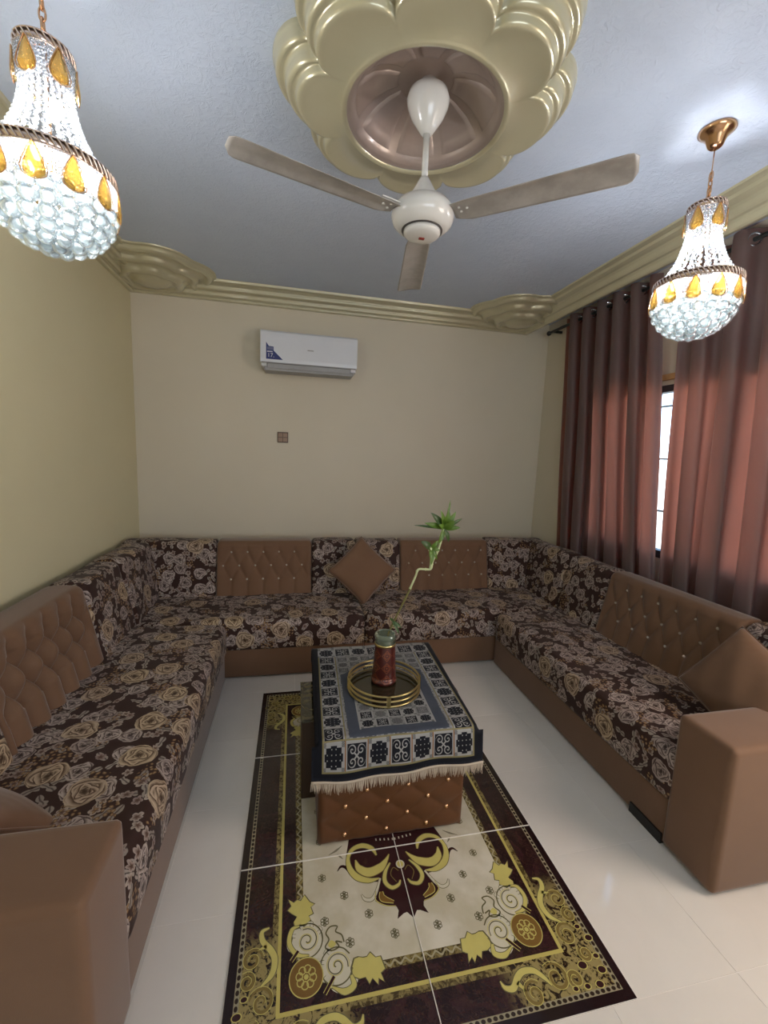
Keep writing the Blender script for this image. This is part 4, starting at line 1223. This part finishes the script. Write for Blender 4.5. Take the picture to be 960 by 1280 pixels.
def cloth():
    r = thing('tablecloth', 'navy and white fringed woven cloth draped over ottoman and coffee table', 'tablecloth', (-.6, 1.0, .47))
    TZ = .483; yf = .640; yb_ = 1.412; hem = .322
    # path over y: hem -> up the front -> over the edge -> back
    path = [(yf - .012, hem - .0)]
    for k in range(1, 8): path.append((yf - .012 + .004 * k / 7, hem + (TZ - .02 - hem) * k / 7))
    for k in range(1, 6): a = PI / 2 * k / 5; path.append((yf - .008 + .018 * (1 - math.cos(a)), TZ - .02 + .020 * math.sin(a)))
    for k in range(1, 41): path.append((yf + .010 + (yb_ - yf - .010) * k / 40, TZ))
    for k in range(1, 5): path.append((yb_ + .004 * min(k, 2), TZ - .02 * k))
    arc = [0]
    for a, b in zip(path, path[1:]): arc.append(arc[-1] + math.hypot(a[0] - b[0], a[1] - b[1]))
    nv = len(path) - 1; W2 = .352
    def fn(u, v):
        i = int(round(v * nv)); s = (u * 2 - 1) * W2; y, z = path[i]; front = i < 8
        # centreline drifts to the right with distance, as laid
        f = (y - .64) / .77; cxx = -.590 + .022 * f
        lim = .322 + .018 * f                     # table half width
        x = cxx + s
        if abs(s) > lim and not front:
            e = abs(s) - lim; sg = 1 if s > 0 else -1
            x = cxx + sg * (lim + .6 * e); z -= .75 * e + (.008 if e > .015 else 0)
        if front:
            x += .004 * (1 - i / 8) * (s / W2) + .004 * (1 - i / 8); y -= .006 * math.sin(s * 26 + 1) * (1 - i / 8) + .004 * (1 - i / 8)
            z += .007 * math.sin(s * 8) * (1 - i / 8) - .006 * (1 - i / 8)
        else:
            z += .0012 * math.sin(s * 30 + y * 14)
        return (x, y, z)
    bm = bmesh.new(); grid_mesh(bm, fn, 72, nv, lambda u, v: ((u * 2 - 1) * W2, arc[int(round(v * nv))]))
    bmesh.ops.solidify(bm, geom=bm.faces[:], thickness=.003); bmesh.ops.recalc_face_normals(bm, faces=bm.faces)
    part('woven_cloth', bm, M['runner'], r, True)
    bm = bmesh.new(); rnd = random.Random(4)
    p0 = [Vector(fn(u / 60, 0)) for u in range(61)]
    tube(bm, [p + Vector((0, -.002, -.001)) for p in p0], .0045, 6)
    n = 190
    for k in range(n):
        u = k / (n - 1) * 60; i = min(int(u), 59); p = p0[i].lerp(p0[i + 1], u - i) + Vector((0, -.003, -.003))
        cl = math.sin(k * .55) * .006
        dx = cl + rnd.uniform(-.004, .004); L = rnd.uniform(.032, .050)
        tube(bm, [p, p + Vector((dx * .4, -.002, -L * .5)), p + Vector((dx, rnd.uniform(-.004, .002), -L))], [.0017, .0017, .0007], 4, False)
    part('fringe', bm, M['fringe'], r, True, kind='stuff')
cloth()

# ------------------------------------------------------------------ TRAY
TRX, TRY, TRZ = -.592, .965, .487
M['tray_glass'] = plain('smoked_mirror', (.035, .028, .014), .06, .3, spec=.8)
def tray():
    r = thing('tray', 'round gold tray with double rail and dark mirror base on the cloth', 'tray', (TRX, TRY, TRZ - .001))
    part('mirror_base', lathe(bmesh.new(), [(0, TRZ + .008), (.164, TRZ + .008), (.164, TRZ), (0, TRZ)], TRX, TRY, 64), M['tray_glass'], r)
    def rail(z, w): 
        bm = bmesh.new(); lathe(bm, [(.164, z - w), (.172, z - w), (.172, z + w), (.164, z + w), (.164, z - w)], TRX, TRY, 72); return part('rail', bm, M['brass'], r, True)
    rail(TRZ + .004, .0035); rail(TRZ + .027, .003); rail(TRZ + .050, .003)
    for k in range(4):
        a = math.radians(-95 + 90 * k); c_, s_ = math.cos(a), math.sin(a); bm = bmesh.new(); box(bm, .164, .174, -.009, .009, TRZ, TRZ + .053)
        bmesh.ops.transform(bm, matrix=Matrix.Translation((TRX, TRY, 0)) @ Matrix.Rotation(a, 4, 'Z'), verts=bm.verts); part('bracket', bm, M['brass'], r)
tray()
# ------------------------------------------------------------------ JAR with plant
JX, JY, JZ = -.585, 1.005, .4955
t = NT('red_filigree_glass'); uv = t.coord('UV'); x, y, _ = t.sep(uv)
px = (x * 6).frac() - .5; row = (y * 3.2); py = row.frac() - .5
q = (px.abs() * 1.0 + py.abs() * 1.0); d1 = ((q - .42).abs() < .045)
r_ = (px * px + py * py).sqrt(); d2 = ((r_ - .22).abs() < .035) + (r_ < .07)
ln = (d1 + d2).min(1.0)
M['red_jar'] = t.done(t.bsdf(t.mix(ln, (.055, .007, .006), (.20, .06, .03)), .3, ln * .4, t.bump(ln, .4, .002), coat=.4))
M['jar_glass'] = crystal('ribbed_clear_glass', (.85, .93, .90), (.60, .68, .60), .40, .5)
def jar():
    r = thing('jar', 'tall red filigree glass jar with clear neck standing on the tray', 'jar', (JX, JY, JZ))
    bm = bmesh.new(); pr = [(.0, 0), (.058, 0), (.061, .006), (.060, .02), (.052, .10), (.048, .185)]
    # with uv
    N = 40
    arc = [0]
    for a, b in zip(pr, pr[1:]): arc.append(arc[-1] + math.hypot(a[0] - b[0], a[1] - b[1]))
    H = 12
    prof = [(.001, 0), (.056, 0), (.061, .008), (.060, .022)] + [(.058 - .010 * k / H, .022 + .166 * k / H) for k in range(H + 1)]
    def fn(u, v):
        k = int(round(v * (len(prof) - 1))); rr, z = prof[k]; a = 2 * PI * u
        return (JX + rr * math.cos(a), JY + rr * math.sin(a), JZ + z)
    grid_mesh(bm, fn, N, len(prof) - 1, lambda u, v: (u, prof[int(round(v * (len(prof) - 1)))][1] / .19))
    bmesh.ops.recalc_face_normals(bm, faces=bm.faces); part('body', bm, M['red_jar'], r, True)
    part('gold_band', lathe(bmesh.new(), [(.047, .186), (.0505, .186), (.0505, .197), (.047, .197), (.047, .186)], JX, JY, 40, JZ), M['brass'], r, True)
    bm = bmesh.new(); lathe(bm, [(.049, .197), (.050, .202), (.047, .206), (.050, .211), (.047, .216), (.051, .222), (.053, .232), (.050, .240), (.044, .244), (.040, .243), (.042, .236), (.044, .225), (.042, .205), (.043, .197)], JX, JY, 40, JZ)
    part('glass_neck', bm, M['jar_glass'], r, True)
jar()
M['stem'] = plain('pale_green_stem', (.50, .56, .30), .4, var=.3); M['leaf'] = plain('green_leaf', (.080, .155, .014), .42, var=.35, bscale=30); M['leaf_d'] = plain('dark_green_leaf', (.035, .075, .012), .42, var=.3)
M['stem_d'] = plain('brown_green_stem', (.13, .12, .03), .5, var=.3)
def plant():
    r = thing('bamboo_plant', 'curly lucky bamboo stem with a leaf tuft rising from the jar', 'plant', (JX, JY, JZ + .01))
    J = lambda dx, dz, dy=0: (JX + dx, JY + dy, JZ + dz)
    Q = lambda x, z: (x, 1.045, z)
    P = spline([J(.0, .012), J(.012, .20, .01), Q(-.552, .741), Q(-.508, .841), Q(-.470, .925), Q(-.440, 1.000), Q(-.428, 1.034), Q(-.395, 1.035), Q(-.364, 1.037), Q(-.357, 1.075), Q(-.336, 1.119), Q(-.318, 1.185), Q(-.312, 1.235)], 6)
    bm = bmesh.new(); P_all = P; P = P[25:]; n = len(P); tube(bm, P, [.0055 + (.002 if i % 9 == 0 else 0) for i in range(n)], 8)
    part('stem', bm, M['stem'], r, True)
    bm = bmesh.new(); tube(bm, P_all[:26], .0050, 8); part('lower_stem', bm, M['stem_d'], r, True)
    P2 = spline([Q(-.366, 1.036), Q(-.364, 1.085), Q(-.372, 1.15)], 5)
    bm = bmesh.new(); tube(bm, P2, .0075, 8); part('side_shoot', bm, M['stem'], r, True)
    def leaf(root, tip, w, bend, mat):
        root, tip = Vector(root), Vector(tip); d = tip - root; side = d.cross(Vector((0.2, -1, .3))).normalized(); nrm = side.cross(d).normalized(); bm = bmesh.new()
        def fn(u, v):
            c_ = root + d * u + nrm * bend * math.sin(PI * u) + Vector((0, 0, -bend * .5 * u * u))
            ww = w * math.sin(PI * min(1, u * .97 + .03)) ** .8 * (1 - .3 * u)
            s = (v - .5); return c_ + side * ww * s + nrm * abs(s) * ww * .35
        grid_mesh(bm, fn, 12, 4); part('leaf', bm, mat, r, True)
    T0 = Q(-.312, 1.235); T1 = Q(-.370, 1.135)
    for dx, dy, dz, w, m in ((-.105, -.02, .035, .020, 'leaf'), (-.15, .0, .02, .010, 'leaf_d'), (-.075, -.02, .085, .026, 'leaf_d'), (.035, .02, .145, .010, 'leaf'), (.015, -.02, .10, .024, 'leaf'), (.055, -.01, .09, .022, 'leaf'),
                             (.10, .01, .055, .014, 'leaf_d'), (.075, -.03, .015, .020, 'leaf'), (-.03, -.03, .10, .018, 'leaf'), (.035, .01, -.065, .018, 'leaf_d'), (-.025, -.01, -.07, .018, 'leaf'), (.04, -.04, .05, .028, 'leaf'), (-.04, -.04, .03, .024, 'leaf')):
        leaf(T0, (T0[0] + dx, T0[1] + dy, T0[2] + dz), w * 1.55, .008, M[m])
    for dx, dy, dz, w, m in ((-.055, -.01, .045, .032, 'leaf_d'), (.03, -.01, .05, .024, 'leaf'), (.0, -.02, -.07, .022, 'leaf'), (.045, -.01, .0, .020, 'leaf'), (-.012, -.02, -.03, .024, 'leaf'), (.035, 0, -.05, .016, 'leaf')):
        leaf(T1, (T1[0] + dx, T1[1] + dy, T1[2] + dz), w * 1.25, .008, M[m])
    T2 = J(.03, .30)
    for dx, dy, dz, w in ((.045, -.01, -.03, .018), (.03, -.02, -.055, .020), (-.02, -.02, .03, .015)): leaf(T2, (T2[0] + dx, T2[1] + dy, T2[2] + dz), w, .006, M['leaf_d'])
plant()

# ------------------------------------------------------------------ outside: paved yard and low hedge seen through the curtain gap
gy = struct('yard', B(XR + .3, 14, -8, 12, -.12, -.02), plain('pale_paving', (.55, .50, .43), .8))
M['hedge'] = plain('hedge_leaves', (.16, .20, .10), .6, var=.4, bscale=20)
